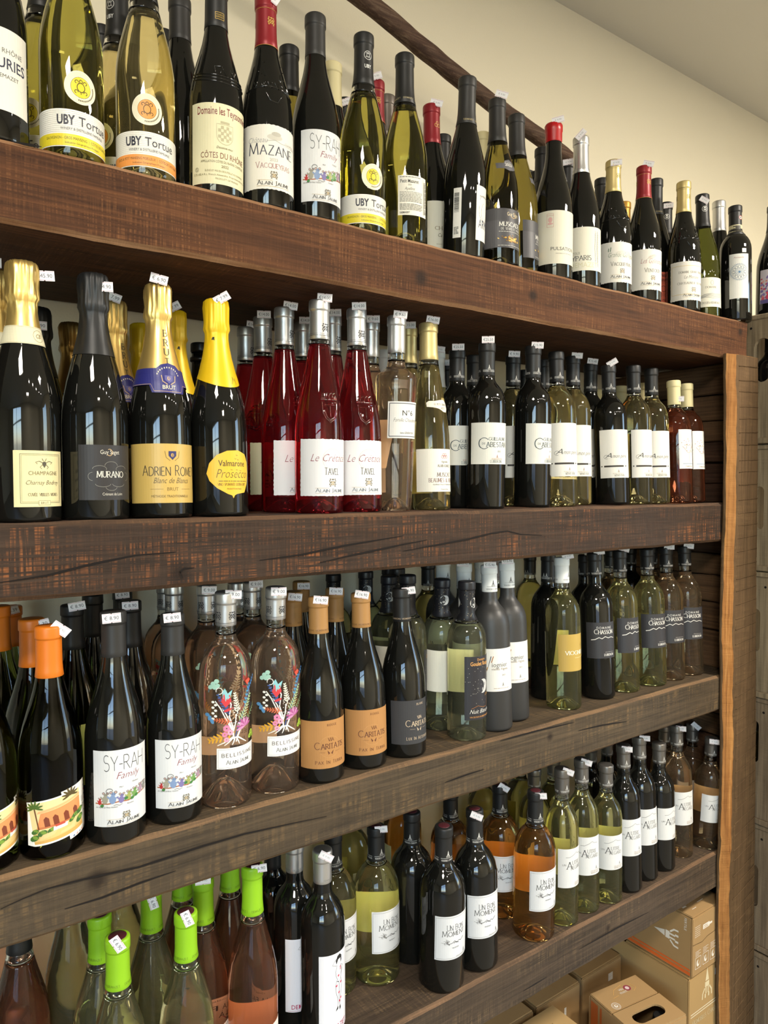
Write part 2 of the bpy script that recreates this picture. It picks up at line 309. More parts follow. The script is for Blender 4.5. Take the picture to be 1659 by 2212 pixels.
for i in range(6):
    z1, z0 = zz[i] - .001, zz[i + 1] + .001; x0 = 1.742 + (.0, .008, .002, .006, .010, .004)[i]; x1 = x0 + .36; y0, y1 = .60, .945
    c = empty('wooden_crate', (x0, .77, z0)); tag(c, crlab[i], 'crate', 'stacked wooden crates')
    m = WC if i in (0, 1, 2) else WC2
    Mv = Matrix.Translation((-x0, -.77, -z0))
    parts = [('side_panel', slot_plate('side_panel', y0, y1, z0 + .006, z1 - .006, .890 + (.0, .004, .004, .004, 0, 0)[i], (z0 + z1) / 2 + (.045, .0, .01, .045, 0, 0)[i], .011 if i != 0 else .020, .052, x0, .012)),
             ('side_panel', boxes('side_panel', [((x1 - .012, y0, z0), (x1, y1, z1))], .001)),
             ('top_board', boxes('top_board', [((x0 + .012, y0, z1 - .012), (x1 - .012, y1, z1))], .001)),
             ('bottom_board', boxes('bottom_board', [((x0 + .012, y0, z0), (x1 - .012, y1, z0 + .012))], .001)),
             ('back_board', boxes('back_board', [((x0 + .012, y1 - .012, z0 + .012), (x1 - .012, y1, z1 - .012))], .001)),
             ('cleat', timber('cleat', (x0 - .006, y0, z0 + .0), (x0 + .004, y1, z0 + .014), 'Y', amp=.0008, chamfer=.002, step=.03, seed=i)),
             ('cleat', timber('cleat', (x0 - .004, y0, z1 - .012), (x0 + .004, y1, z1), 'Y', amp=.0008, chamfer=.002, step=.03, seed=i + .5))]
    for nm, me in parts:
        me.transform(Mv); obj(nm, me, m, c)
    for (ny, nz) in ((.918, z1 - .03), (.90, z0 + .035), (.872, z1 - .035)):
        s = bmesh.new(); bmesh.ops.create_uvsphere(s, u_segments=8, v_segments=5, radius=.003); bmesh.ops.scale(s, vec=(.4, 1, 1), verts=s.verts); bmesh.ops.translate(s, vec=(-.0002, ny - .77, nz - z0), verts=s.verts)
        obj('nail', bm_mesh(s, 'nail'), CRK, c)
# ------------------------------------------------------------------ flat print: shapes and lettering, bent round the glass
def arc(cx, cy, rx, ry, a0, a1, n=10):
    return [(cx + rx * cos(radians(a0 + (a1 - a0) * k / n)), cy + ry * sin(radians(a0 + (a1 - a0) * k / n))) for k in range(n + 1)]
GL = {
 'A': (.80, [[(0, 0), (.4, 1)], [(.4, 1), (.8, 0)], [(.15, .36), (.65, .36)]]),
 'B': (.60, [[(0, 0), (0, 1)], [(0, 1), (.28, 1)] + arc(.28, .76, .24, .24, 90, -90) + [(0, .52)], [(.28, .52)] + arc(.3, .26, .28, .26, 90, -90) + [(0, 0)]]),
 'C': (.84, [arc(.46, .5, .46, .5, 45, 315, 16)]),
 'D': (.76, [[(0, 0), (0, 1)], [(0, 1), (.25, 1)] + arc(.26, .5, .5, .5, 90, -90, 14) + [(0, 0)]]),
 'E': (.54, [[(0, 0), (0, 1)], [(0, 1), (.5, 1)], [(0, .52), (.42, .52)], [(0, 0), (.54, 0)]]),
 'F': (.5, [[(0, 0), (0, 1)], [(0, 1), (.5, 1)], [(0, .52), (.4, .52)]]),
 'G': (.86, [arc(.46, .5, .46, .5, 45, 340, 16) + [(.88, .45)], [(.62, .45), (.9, .45)]]),
 'H': (.72, [[(0, 0), (0, 1)], [(.72, 0), (.72, 1)], [(0, .52), (.72, .52)]]),
 'I': (.06, [[(.03, 0), (.03, 1)]]),
 'J': (.26, [[(.2, 1), (.2, .05), (.12, -.14), (-.04, -.2)]]),
 'K': (.68, [[(0, 0), (0, 1)], [(.6, 1), (.04, .46)], [(.2, .6), (.68, 0)]]),
 'L': (.5, [[(0, 0), (0, 1)], [(0, 0), (.52, 0)]]),
 'M': (.92, [[(0, 0), (.1, 1)], [(.1, 1), (.46, .1)], [(.46, .1), (.82, 1)], [(.82, 1), (.92, 0)]]),
 'N': (.74, [[(0, 0), (0, 1)], [(0, 1), (.74, 0)], [(.74, 0), (.74, 1)]]),
 'O': (.96, [arc(.48, .5, .48, .5, 0, 360, 20)]),
 'P': (.56, [[(0, 0), (0, 1)], [(0, 1), (.28, 1)] + arc(.28, .74, .27, .26, 90, -90) + [(0, .48)]]),
 'Q': (.96, [arc(.48, .5, .48, .5, 0, 360, 20), [(.55, .2), (.95, -.12)]]),
 'R': (.64, [[(0, 0), (0, 1)], [(0, 1), (.28, 1)] + arc(.28, .75, .26, .25, 90, -90) + [(0, .5)], [(.24, .5), (.64, 0)]]),
 'S': (.54, [arc(.27, .75, .24, .25, 40, 270, 10) + arc(.27, .26, .27, .26, 90, -140, 10)]),
 'T': (.64, [[(.32, 0), (.32, 1)], [(0, 1), (.64, 1)]]),
 'U': (.70, [[(0, 1), (0, .35)] + arc(.35, .35, .35, .35, 180, 360) + [(.7, 1)]]),
 'V': (.76, [[(0, 1), (.38, 0)], [(.38, 0), (.76, 1)]]),
 'W': (1.1, [[(0, 1), (.28, 0)], [(.28, 0), (.55, .9)], [(.55, .9), (.82, 0)], [(.82, 0), (1.1, 1)]]),
 'X': (.72, [[(0, 0), (.7, 1)], [(0, 1), (.72, 0)]]),
 'Y': (.7, [[(0, 1), (.35, .48), (.35, 0)], [(.7, 1), (.35, .48)]]),
 'Z': (.66, [[(.03, 1), (.64, 1), (0, 0), (.66, 0)]]),
 '-': (.34, [[(0, .42), (.34, .42)]]), '&': (.8, [[(.75, .4), (.45, .02), (.2, 0), (.08, .22), (.3, .5), (.5, .72), (.42, .96), (.24, .9), (.22, .7), (.75, 0)]]), ' ': (.50, []), '.': (.1, [[(.02, .02), (.08, .02)]]),
}
GL['Ô'] = (.96, GL['O'][1] + [[(.3, 1.12), (.48, 1.28), (.66, 1.12)]]); GL['É'] = (.54, GL['E'][1] + [[(.2, 1.12), (.38, 1.3)]]); GL['Â'] = (.8, GL['A'][1] + [[(.24, 1.1), (.4, 1.26), (.56, 1.1)]]); GL['È'] = (.54, GL['E'][1] + [[(.36, 1.12), (.18, 1.3)]])
_T = {}
def font(s, sh=0., b=0.):
    k = (s, sh, b)
    if k not in _T:
        c = bpy.data.curves.new('t', 'FONT'); c.body = s; c.resolution_u = 2; c.shear = sh; c.offset = b
        o = bpy.data.objects.new('t', c); me = bpy.data.meshes.new_from_object(o)
        _T[k] = ([(v.co.x / .682, v.co.y / .682) for v in me.vertices], [tuple(p.vertices) for p in me.polygons])
        bpy.data.objects.remove(o); bpy.data.meshes.remove(me); bpy.data.curves.remove(c)
    return _T[k]
class Ink:
    def __init__(s): s.P = []
    def add(s, pts, faces, col): s.P.append((pts, faces, lin(col)[:3]))
    def poly(s, pts, col): s.add(list(pts), [tuple(range(len(pts)))], col)
    def rect(s, x0, y0, x1, y1, col): s.poly([(x0, y0), (x1, y0), (x1, y1), (x0, y1)], col)
    def ell(s, cx, cy, rx, ry, col, n=20, rot=0.):
        c, d = cos(radians(rot)), sin(radians(rot))
        s.poly([(cx + rx * cos(2 * pi * k / n) * c - ry * sin(2 * pi * k / n) * d, cy + rx * cos(2 * pi * k / n) * d + ry * sin(2 * pi * k / n) * c) for k in range(n)], col)
    def line(s, pts, w, col, w2=None):
        n = len(pts); V = []; F = []
        for i, p in enumerate(pts):
            a = pts[max(0, i - 1)]; b = pts[min(n - 1, i + 1)]; dx, dy = b[0] - a[0], b[1] - a[1]; l = math.hypot(dx, dy) or 1e-6
            ww = (w if w2 is None else w + (w2 - w) * i / max(1, n - 1)) / 2
            V += [(p[0] - dy / l * ww, p[1] + dx / l * ww), (p[0] + dy / l * ww, p[1] - dx / l * ww)]
            if i: F.append((2 * i - 2, 2 * i - 1, 2 * i + 1, 2 * i))
        s.add(V, F, col)
    def ring(s, cx, cy, rx, ry, w, col, n=24): s.line(arc(cx, cy, rx, ry, 0, 360, n), w, col)
    def frame(s, x0, y0, x1, y1, w, col):
        s.line([(x0, y0), (x1, y0)], w, col); s.line([(x0, y1), (x1, y1)], w, col); s.line([(x0, y0), (x0, y1)], w, col); s.line([(x1, y0), (x1, y1)], w, col)
    def text(s, t, x, y, h, col, w=None, al='c', sh=0., b=0., rot=0.):
        V, F = font(t, sh, b)
        if not V: return
        x0 = min(v[0] for v in V); x1 = max(v[0] for v in V); k = h
        kx = (w / (x1 - x0)) if w else k
        ox = {'c': -(x0 + x1) / 2, 'l': -x0, 'r': -x1}[al]
        c, d = cos(radians(rot)), sin(radians(rot))
        s.add([(x + (v[0] + ox) * kx * c - v[1] * k * d, y + (v[0] + ox) * kx * d + v[1] * k * c) for v in V], F, col)
    def caps(s, t, x, y, h, col, w=None, al='c', thin=.09, thick=.155, serif=True, sp=.19, init=1.0):
        adv = 0.; items = []; new = True
        for ch in t:
            g = GL.get(ch)
            if g is None: adv += .3; continue
            k = init if (new and ch != ' ') else 1.
            items.append((g, adv, k)); adv += (g[0] + sp) * k; new = ch == ' '
        tot = max(.01, adv - sp); kx = (w / tot) if w else h; ox = {'c': -tot / 2, 'l': 0, 'r': -tot}[al]
        V = []; F = []
        def seg(p, q, k):
            dx, dy = q[0] - p[0], q[1] - p[1]; l = math.hypot(dx, dy) or 1e-6
            wd = (thin + (thick - thin) * abs(dy / l) ** 1.5) / 2; nx, ny = -dy / l * wd, dx / l * wd
            e = len(V); V.extend([(p[0] + nx, p[1] + ny), (p[0] - nx, p[1] - ny), (q[0] - nx, q[1] - ny), (q[0] + nx, q[1] + ny)]); F.append((e, e + 1, e + 2, e + 3))
        for (g, a, k) in items:
            for st in g[1]:
                pts = [((px * k + a), py * k) for px, py in st]
                for i in range(len(pts) - 1): seg(pts[i], pts[i + 1], k)
                if serif:
                    for (e, f) in ((pts[0], pts[1]), (pts[-1], pts[-2])):
                        if abs(e[1] - f[1]) > .5 * k and (abs(e[1]) < .02 or abs(e[1] - k) < .02):
                            seg((e[0] - .13, e[1]), (e[0] + .13, e[1]), k)
        s.add([(x + (v[0] + ox) * kx, y + v[1] * h) for v in V], F, col)
    def mesh(s, name, R, off=.25, dz=.008, ink=True):
        """bend the flat shapes (mm) round the bottle of radius R(z)"""
        bm = bmesh.new(); cl = bm.verts.layers.float_color.new('ink'); ly = bm.verts.layers.float.new('lay')
        for li, (pts, faces, col) in enumerate(s.P):
            vs = []
            for p in pts:
                v = bm.verts.new((p[0], p[1], 0)); v[cl] = (*col, 1); v[ly] = off + li * dz; vs.append(v)
            for f in faces:
                try: bm.faces.new([vs[i] for i in f])
                except ValueError: pass
        big = [f for f in bm.faces if max(v.co.x for v in f.verts) - min(v.co.x for v in f.verts) > 4.5]
        if big:
            x0 = min(v.co.x for f in big for v in f.verts); x1 = max(v.co.x for f in big for v in f.verts); k = x0 + 3.6
            while k < x1:
                fs = [f for f in bm.faces if f.is_valid and min(v.co.x for v in f.verts) < k - .01 and max(v.co.x for v in f.verts) > k + .01 and max(v.co.x for v in f.verts) - min(v.co.x for v in f.verts) > 4.5]
                if fs:
                    ge = set(fs)
                    for f in fs: ge.update(f.edges); ge.update(f.verts)
                    bmesh.ops.bisect_plane(bm, geom=list(ge), plane_co=(k, 0, 0), plane_no=(1, 0, 0))
                k += 3.6
        ys = [v.co.y for v in bm.verts]
        if ys and abs(R(min(ys)) - R(max(ys))) > .6:
            k = min(ys) + 3
            while k < max(ys):
                fs = [f for f in bm.faces if min(v.co.y for v in f.verts) < k - .01 and max(v.co.y for v in f.verts) > k + .01 and max(v.co.y for v in f.verts) - min(v.co.y for v in f.verts) > 4]
                ge = set(fs)
                for f in fs: ge.update(f.edges); ge.update(f.verts)
                if fs: bmesh.ops.bisect_plane(bm, geom=list(ge), plane_co=(0, k, 0), plane_no=(0, 1, 0))
                k += 3
        for v in bm.verts:
            r = R(v.co.y); a = v.co.x / r; rr = (r + v[ly]) / 1000
            v.co = (rr * sin(a), -rr * cos(a), v.co.y / 1000)
        return bm_mesh(bm, name)
    def flat(s, name, off=.25, dz=.01):
        bm = bmesh.new(); cl = bm.verts.layers.float_color.new('ink')
        for li, (pts, faces, col) in enumerate(s.P):
            vs = []
            for p in pts:
                v = bm.verts.new((p[0] / 1000, -(off + li * dz) / 1000, p[1] / 1000)); v[cl] = (*col, 1); vs.append(v)
            for f in faces:
                try: bm.faces.new([vs[i] for i in f])
                except ValueError: pass
        return bm_mesh(bm, name)
def ridges(name, lines, R, w=1.3, hgt=.9):
    V = []; F = []
    for pts in lines:
        n = len(pts)
        for i, p in enumerate(pts):
            a = pts[max(0, i - 1)]; b = pts[min(n - 1, i + 1)]; dx, dy = b[0] - a[0], b[1] - a[1]; l = math.hypot(dx, dy) or 1e-6; nx, ny = -dy / l * w / 2, dx / l * w / 2
            for (q, e) in (((p[0] + nx, p[1] + ny), -.1), (p, hgt), ((p[0] - nx, p[1] - ny), -.1)):
                r = R(q[1]); t = q[0] / r; rr = (r + e) / 1000; V.append((rr * sin(t), -rr * cos(t), q[1] / 1000))
            if i:
                c = len(V) - 6; F += [(c, c + 3, c + 4, c + 1), (c + 1, c + 4, c + 5, c + 2)]
    return py_mesh(name, V, F, True)
# ------------------------------------------------------------------ bottle shapes (mm)
def solid_base(R): return [(0, 1.5), (R - 6, .6), (R - 4, 0), (R - 1.2, 1.2), (R, 5)]
def punt_base(R, h=24): return [(0, h), (R * .16, h * .97), (R * .36, h * .75), (R * .56, h * .38), (R * .72, h * .1), (R - 7, 1.0), (R - 4.5, 0), (R - 1.2, 1.2), (R, 5)]
PROF = {
 'burg': (292, 36.2, [(0, 122), (-.5, 136), (-2.2, 150), (-5.4, 166), (-9.8, 182), (-14.4, 198), (-18.2, 213), (-20.8, 228), (-21.8, 242), (-22.2, 284), (-22.2, 291)]),
 'champ': (303, 39., [(0, 116), (-.6, 132), (-2.6, 150), (-6, 168), (-11, 188), (-16.2, 207), (-20.5, 226), (-23.2, 243), (-24.2, 262), (-24.2, 300)]),
 'tavel': (318, 37., [(0, 118), (-.6, 134), (-2.5, 152), (-6, 172), (-10.4, 193), (-14.8, 215), (-18.6, 236), (-21.4, 254), (-22.6, 268), (-22.8, 316)]),
 'bord': (292, 34.5, [(0, 180), (-.7, 190), (-3, 200), (-7.2, 209), (-12.6, 216), (-17, 221.5), (-19.8, 227), (-20.8, 236), (-20.8, 290)]),
 'uar': (292, 32.5, [(0, 178), (-.7, 188), (-3, 199), (-7.0, 208), (-12., 215.5), (-15.8, 221), (-18.2, 227), (-19, 236), (-19, 290)]),
 'bell': (294, 36.5, [(0, 178), (-.8, 190), (-3.2, 201), (-8, 211), (-14, 218.5), (-19, 224), (-21.8, 230), (-22.6, 238), (-22.8, 292)]),
 'ubm': (276, 40., [(0, 158), (-.8, 169), (-3.4, 181), (-8.4, 192), (-15, 201), (-20.6, 207.5), (-24, 214), (-25.4, 222), (-25.8, 274)]),
 'no6': (315, 34., [(-6.5, 10), (-6, 26), (-.4, 205), (0, 211), (-.8, 217), (-4.5, 222), (-11, 226), (-16.5, 230), (-19.2, 236), (-20, 244), (-20.2, 313)]),
 'muscat': (315, 33.5, [(0, 108), (-.6, 126), (-2.2, 146), (-5, 168), (-8.6, 190), (-12, 212), (-15, 232), (-17.2, 250), (-18.6, 268), (-19.2, 313)]),
}
def outer(kind, punt):
    H, R, up = PROF[kind]
    b = (punt_base(R, 36 if kind == 'bell' else 22) if punt else solid_base(R))
    if kind == 'no6': b = [(r * .8, z) for r, z in b]
    return b + [(R + d, z) for d, z in up]
def rfun(pts):
    up = [p for p in pts if p[1] >= 0]
    k = max(i for i, p in enumerate(pts[:12]) if p[1] <= 5.1)
    q = pts[k:]
    def f(z):
        if z <= q[0][1]: return q[0][0]
        for (a, b) in zip(q, q[1:]):
            if z <= b[1]:
                t = (z - a[1]) / max(1e-6, b[1] - a[1]); t = t * t * (3 - 2 * t) * .3 + t * .7
                return a[0] + (b[0] - a[0]) * t
        return q[-1][0]
    return f
def lathe(name, pts, seg=44, crumple=0., closed=False):
    V = []; F = []; ring = []
    for (r, z) in pts:
        if r < .01: ring.append([len(V)]); V.append((0, 0, z / 1000)); continue
        e = []
        for i in range(seg):
            a = 2 * pi * i / seg; rr = r
            if crumple:
                k = crumple(z) if callable(crumple) else crumple
                rr += k * (abs(noise.noise(Vector((cos(a) * 3.2, sin(a) * 3.2, z * .035)))) * 2.2 - .5 + .7 * noise.noise(Vector((cos(a) * 7, sin(a) * 7, z * .12))))
            e.append(len(V)); V.append((rr * cos(a) / 1000, rr * sin(a) / 1000, z / 1000))
        ring.append(e)
    if closed: ring.append(ring[0])
    for A, B in zip(ring, ring[1:]):
        if len(A) == 1 and len(B) == 1: continue
        for i in range(seg):
            j = (i + 1) % seg
            if len(A) == 1: F.append((A[0], B[j], B[i]))
            elif len(B) == 1: F.append((A[i], A[j], B[0]))
            else: F.append((A[i], A[j], B[j], B[i]))
    return py_mesh(name, V, F, True)
def cut(pts, z, keep='below'):
    """part of an outline below / above a height"""
    R = rfun(pts)
    if keep == 'below': return [p for p in pts if p[1] < z - .5 or p in pts[:5]] + [(R(z), z)]
    return [(R(z), z)] + [p for p in pts[6:] if p[1] > z + .5]
def dense(pts):
    """resample the rising flank smoothly"""
    k = max(i for i, p in enumerate(pts[:12]) if p[1] <= 5.1); f = rfun(pts); out = pts[:k + 1]; z = pts[k][1]; top = pts[-1][1]
    zs = sorted(set([p[1] for p in pts[k + 1:]] + [p[1] - 4 for p in pts[k + 2:]]))
    return out + [(f(q), q) for q in zs if q > z + 1]
# ------------------------------------------------------------------ bottle materials
def glass(n, c, rough=.0, ior=1.36, t=.975): return mat(n, c, rough, trans=t, ior=ior)
GLS = {
 'black': mat('black_red_wine_glass', (.006, .006, .005), .035, spec=.6),
 'matte': mat('matte_black_glass', (.035, .034, .033), .42),
 'olive': glass('olive_glass', (.50, .46, .10), t=.985), 'olivedk': glass('brown_olive_glass', (.26, .22, .05), t=.995), 'green': glass('dark_green_glass', (.075, .085, .016), t=1.),
 'gold': glass('pale_gold_wine', (.86, .74, .36)), 'white': glass('yellow_white_wine', (.90, .86, .40)), 'pale': glass('pale_white_wine', (.90, .90, .62)),
 'amber': glass('amber_rose_wine', (.90, .48, .15)), 'ruby': glass('ruby_rose_wine', (.60, .04, .06), t=.965), 'blush': glass('blush_rose_wine', (.98, .74, .55)),
 'salmon': glass('salmon_rose_wine', (.80, .40, .24)), 'copper': glass('copper_rose_wine', (.74, .26, .13)), 'peach': glass('peach_rose_wine', (.92, .68, .42)),
 'lemon': glass('lemon_white_wine', (.88, .86, .50)), 'clear': glass('clear_glass', (.95, .96, .94), ior=1.45, t=1.),
}
def cap(n, c, r=.42, m=0., b=.0): return mat(n, c, r, m, bump=b)
CAPS = {
 'black': cap('black_capsule', '#1d1d1d', .44), 'grey': cap('charcoal_capsule', '#2b2a29', .46), 'red': cap('dark_red_capsule', '#8c1f27', .38, .2), 'gold': cap('gold_capsule', '#cdba80', .4, .6),
 'silver': cap('silver_capsule', '#c9c9c8', .34, .85), 'cream': cap('cream_capsule', '#dfd3a2', .5), 'orange': cap('orange_capsule', '#d9741c', .4), 'brown': cap('brown_capsule', '#a57a46', .5),
 'green': cap('lime_green_capsule', '#8cc020', .4), 'white': cap('white_capsule', '#e3e6e4', .5), 'taupe': cap('taupe_capsule', '#6d655e', .38, .5), 'amber': cap('amber_capsule', '#b98a35', .4, .4),
 'wax': cap('red_sealing_wax', '#b01419', .3), 'pewter': cap('pewter_capsule', '#75716c', .35, .7), 'pinkgrey': cap('pinkish_grey_capsule', '#b9a9a6', .5),
 'night': cap('night_blue_capsule', '#1b1b20', .4), 'goldfoil': cap('gold_foil', '#e3c274', .34, .8), 'blackfoil': cap('black_foil', '#1f2021', .42, .2), 'yellowfoil': cap('yellow_foil', '#ecc21c', .34, .15), 'bronzefoil': cap('bronze_foil', '#8a6c38', .32, .8),
 'ring': cap('black_rim', '#1a1a1a', .3),
}
_P = {}
def paper(c, r=.6):
    k = (c, r)
    if k not in _P: _P[k] = mat('paper_' + c.strip('#'), c, r)
    return _P[k]
# ------------------------------------------------------------------ little drawings
def turtle(i, x, y, s, c, w=.9):
    i.ring(x, y, 3.4 * s, 3.9 * s, w, c, 18)
    for sx in (-1, 1):
        for (a, b, r0) in ((2.6, 3.6, 0), (2.9, -3.2, 1)):
            px, py = x + sx * a * s, y + b * s; q = arc(px + sx * 1.1 * s, py + (1 if b > 0 else -1) * .9 * s, 1.5 * s, 1.4 * s, 200 if sx > 0 else -20, -80 if sx > 0 else 260, 8)
            i.line(q, w * .9, c)
    i.line(arc(x, y + 5.2 * s, 1.3 * s, 1.5 * s, -60, 240, 8), w * .9, c); i.line([(x - .9 * s, y - 3.8 * s), (x, y - 6 * s), (x + .9 * s, y - 3.8 * s)], w * .8, c)
def crest(i, x, y, s, c='#6a6350', c2='#b79a5c'):
    for sx in (-1, 1):
        for k in range(5): i.ell(x + sx * (3.1 + .7 * (k % 2)) * s, y + (k - 2) * 1.9 * s, .95 * s, .8 * s, c, 8)
    for a in range(3):
        for b in range(3):
            if (a + b) % 2 == 0: i.rect(x + (a - 1.5) * 1.3 * s, y + (b - 2.0) * 1.3 * s, x + (a - .5) * 1.3 * s, y + (b - 1.0) * 1.3 * s, c2)
    i.frame(x - 2 * s, y - 2.8 * s, x + 2 * s, y + 1.6 * s, .35 * s, c); i.ell(x, y + 3.6 * s, 1.6 * s, .8 * s, c, 8)
def steeple(i, x, y, s, c):
    i.poly([(x - .9 * s, y + 5 * s), (x, y + 9 * s), (x + .9 * s, y + 5 * s)], c); i.rect(x - 1.1 * s, y + 3.2 * s, x + 1.1 * s, y + 4.7 * s, c); i.rect(x - .8 * s, y + 1.2 * s, x - .3 * s, y + 3.2 * s, c); i.rect(x + .3 * s, y + 1.2 * s, x + .8 * s, y + 3.2 * s, c)
    for k in (-1, 1): i.line([(x + k * 2.4 * s, y), (x + k * 2.3 * s, y + 1.6 * s), (x + k * 1.2 * s, y + 3 * s)], .5 * s, c)
    i.line([(x - .9 * s, y), (x - .9 * s, y + 1.2 * s)], .6 * s, c); i.line([(x + .9 * s, y), (x + .9 * s, y + 1.2 * s)], .6 * s, c)
def mice(i, x0, y, s):
    i.line([(x0 - 2 * s, y), (x0 + 12 * s, y - .6 * s), (x0 + 24 * s, y + 1.2 * s), (x0 + 34 * s, y + .2 * s), (x0 + 44 * s, y + 3.5 * s), (x0 + 60 * s, y + 6 * s)], 1.3 * s, '#a8623a')
    M = [(3, 3, '#b5302f', 3.2), (9, 6, '#9a9786', 5.2), (17, 6, '#7c93b8', 5.8), (26, 5, '#7d74a6', 4.6), (34, 6.5, '#9aa15a', 4.4), (41, 8, '#6f9a52', 4.4), (49, 10, '#a88a9c', 4.2), (56, 11, '#8c8b84', 4.)]
    for (dx, dy, c, r) in M:
        x, yy = x0 + dx * s, y + dy * s - 2 * s; r *= s
        i.ell(x, yy, r * .62, r * .85, c, 14); i.ell(x + .15 * r, yy + 1.05 * r, r * .42, r * .4, c, 12)
        for k in (-1, 1): i.ell(x + .15 * r + k * .42 * r, yy + 1.45 * r, .3 * r, .3 * r, '#6d6a66', 10); i.ell(x + .15 * r + k * .42 * r, yy + 1.45 * r, .18 * r, .18 * r, '#caa7a0', 8)
        i.line([(x - .4 * r, yy + .2 * r), (x - .95 * r, yy + .7 * r)], .28 * r, c); i.line([(x + .4 * r, yy + .2 * r), (x + 1.05 * r, yy + .5 * r)], .26 * r, c)
        i.ell(x + .05 * r, yy + 1.1 * r, .07 * r, .07 * r, '#222222', 6); i.ell(x + .32 * r, yy + 1.1 * r, .07 * r, .07 * r, '#222222', 6)
    i.line(arc(x0 + 14 * s, y + 14 * s, 3.4 * s, 3 * s, 0, 250, 10), .5 * s, '#444444')
    for (dx, dy) in ((6, -2.4), (38, 2), (43, 4), (31, 3.5)): i.ell(x0 + dx * s, y + dy * s, 2.2 * s, 1.7 * s, '#3f7a3a', 9, 30)
    for (dx, dy, t) in ((-1, -5, 'Mr Pierre & Mme Violette'), (24, 17, 'Merl'), (38, 20, 'Manfred'), (32, -3.5, 'Rosaline')): i.text(t, x0 + dx * s, y + dy * s, 1.5 * s, '#555555', al='l', sh=.3)
    i.line([(x0 + 18 * s, y - 2.5 * s), (x0 + 21 * s, y - 1.6 * s), (x0 + 24 * s, y - 3 * s), (x0 + 27 * s, y - 1.8 * s)], .4 * s, '#555555')
def flowers(i):
    Wt = '#f2efe6'
    for (a, b, c) in (((2, 92), (-2, 70), (0, 62)), ((8, 80), (4, 68), (2, 60)), ((-14, 100), (-6, 84), (-1, 70)), ((-22, 108), (-12, 92), (-3, 74)), ((18, 84), (9, 76), (4, 66))):
        i.line([a, ((a[0] + b[0]) / 2 + 1, (a[1] + b[1]) / 2), b, c], 1.3, Wt)
    i.line([(-1, 66), (-2, 78), (-6, 90), (-4, 104), (-10, 116)], 1.4, Wt); i.line([(1, 66), (5, 80), (13, 96), (20, 112), (26, 130)], 1.0, '#3e5f9e')
    for k in (-12, -5, 3, 11, 20): i.line([(k * .15, 66), (k * .7 - 3, 60.5), (k * 1.1 - 6, 57)], 1.9, Wt, .7)
    def frond(x, y, L, ang, c, n=7, w=2.2, lw=5.):
        ca, sa = cos(radians(ang)), sin(radians(ang)); i.line([(x, y), (x + L * ca, y + L * sa)], .9, c)
        for k in range(n):
            t = (k + 1) / n; px, py = x + L * t * ca, y + L * t * sa; l = lw * (1.15 - t * .7)
            for sd in (-1, 1): aa = radians(ang + sd * 48); i.ell(px + l * .5 * cos(aa), py + l * .5 * sin(aa), l * .5, w * .32, c, 8, ang + sd * 48)
    frond(0, 72, 30, 200, '#e0a526', 6, 3.4, 9); frond(-3, 84, 22, 172, '#c8643c', 7, 2.6, 5); frond(6, 80, 34, 62, '#a9bf8f', 10, 2.2, 7); frond(4, 92, 24, 100, '#d8d7c6', 8, 2.4, 5)
    frond(-6, 92, 26, 118, '#3f5a96', 7, 2.6, 5); frond(9, 78, 30, 40, '#6b7f58', 8, 2.2, 5); frond(12, 98, 26, 75, '#4f8db0', 6, 2.8, 4)
    for k in range(8): a = 20 + k * 25; i.ell(12 + 5 * cos(radians(a)), 76 + 5.6 * sin(radians(a)), 5.6, 1.5, '#c98ab4' if k % 2 else '#a9548c', 10, a)
    for (x, y, r, c) in ((-9, 77, 4, '#d883a8'), (-5, 72, 3.4, '#e3a0bb'), (-11, 70, 3.2, '#d883a8'), (-9, 64, 3., '#e3a0bb'), (24, 66, 3.2, '#9bb83c'), (21, 62, 2.8, '#9bb83c'), (27, 62, 2.6, '#8aa832')):
        for k in range(7): i.ell(x + r * .6 * cos(k * .9), y + r * .6 * sin(k * .9), r * .42, r * .42, c, 8)
    i.poly([(-15, 108), (-10, 101), (-4, 108), (-6, 116), (-9, 110), (-12, 117)], '#d23a3f'); i.poly([(-13, 112), (-10, 108), (-5, 113), (-3, 121), (-8, 117), (-11, 123), (-14, 119)], '#8fc9cf')
    i.ell(-8, 98, 4.5, 1.6, '#d23a3f', 10, 20); i.poly([(13, 128), (16, 123), (21, 128), (18, 131)], '#d9503c')
    for (x, y) in ((-24, 128), (-20, 131), (-27, 124), (-22, 124), (-19, 126)): i.ell(x, y, 3, 2.6, '#a9d3c0', 9, 20)
    i.line(arc(-17, 120, 3.6, 3.6, 200, -100, 10), .8, Wt)
    for k in range(7): i.ell(-24 + (k % 2) * 3, 88 + k * 3.2, 1.9, 1.5, Wt, 8)
    for k in range(6): i.ell(18 + k * 2.0, 118 + k * 2.6, 1.5, 1.5, '#3d77b5', 8)
    for k in range(3): i.ell(-31 + k * 3, 92 - k * 3.5, 3.2, 2.2, '#5d93c0', 10, 60 * k)
    rr = random.Random(5)
    for k in range(40): i.ell(rr.uniform(-2, 6), rr.uniform(78, 100), .5, .5, Wt, 6)
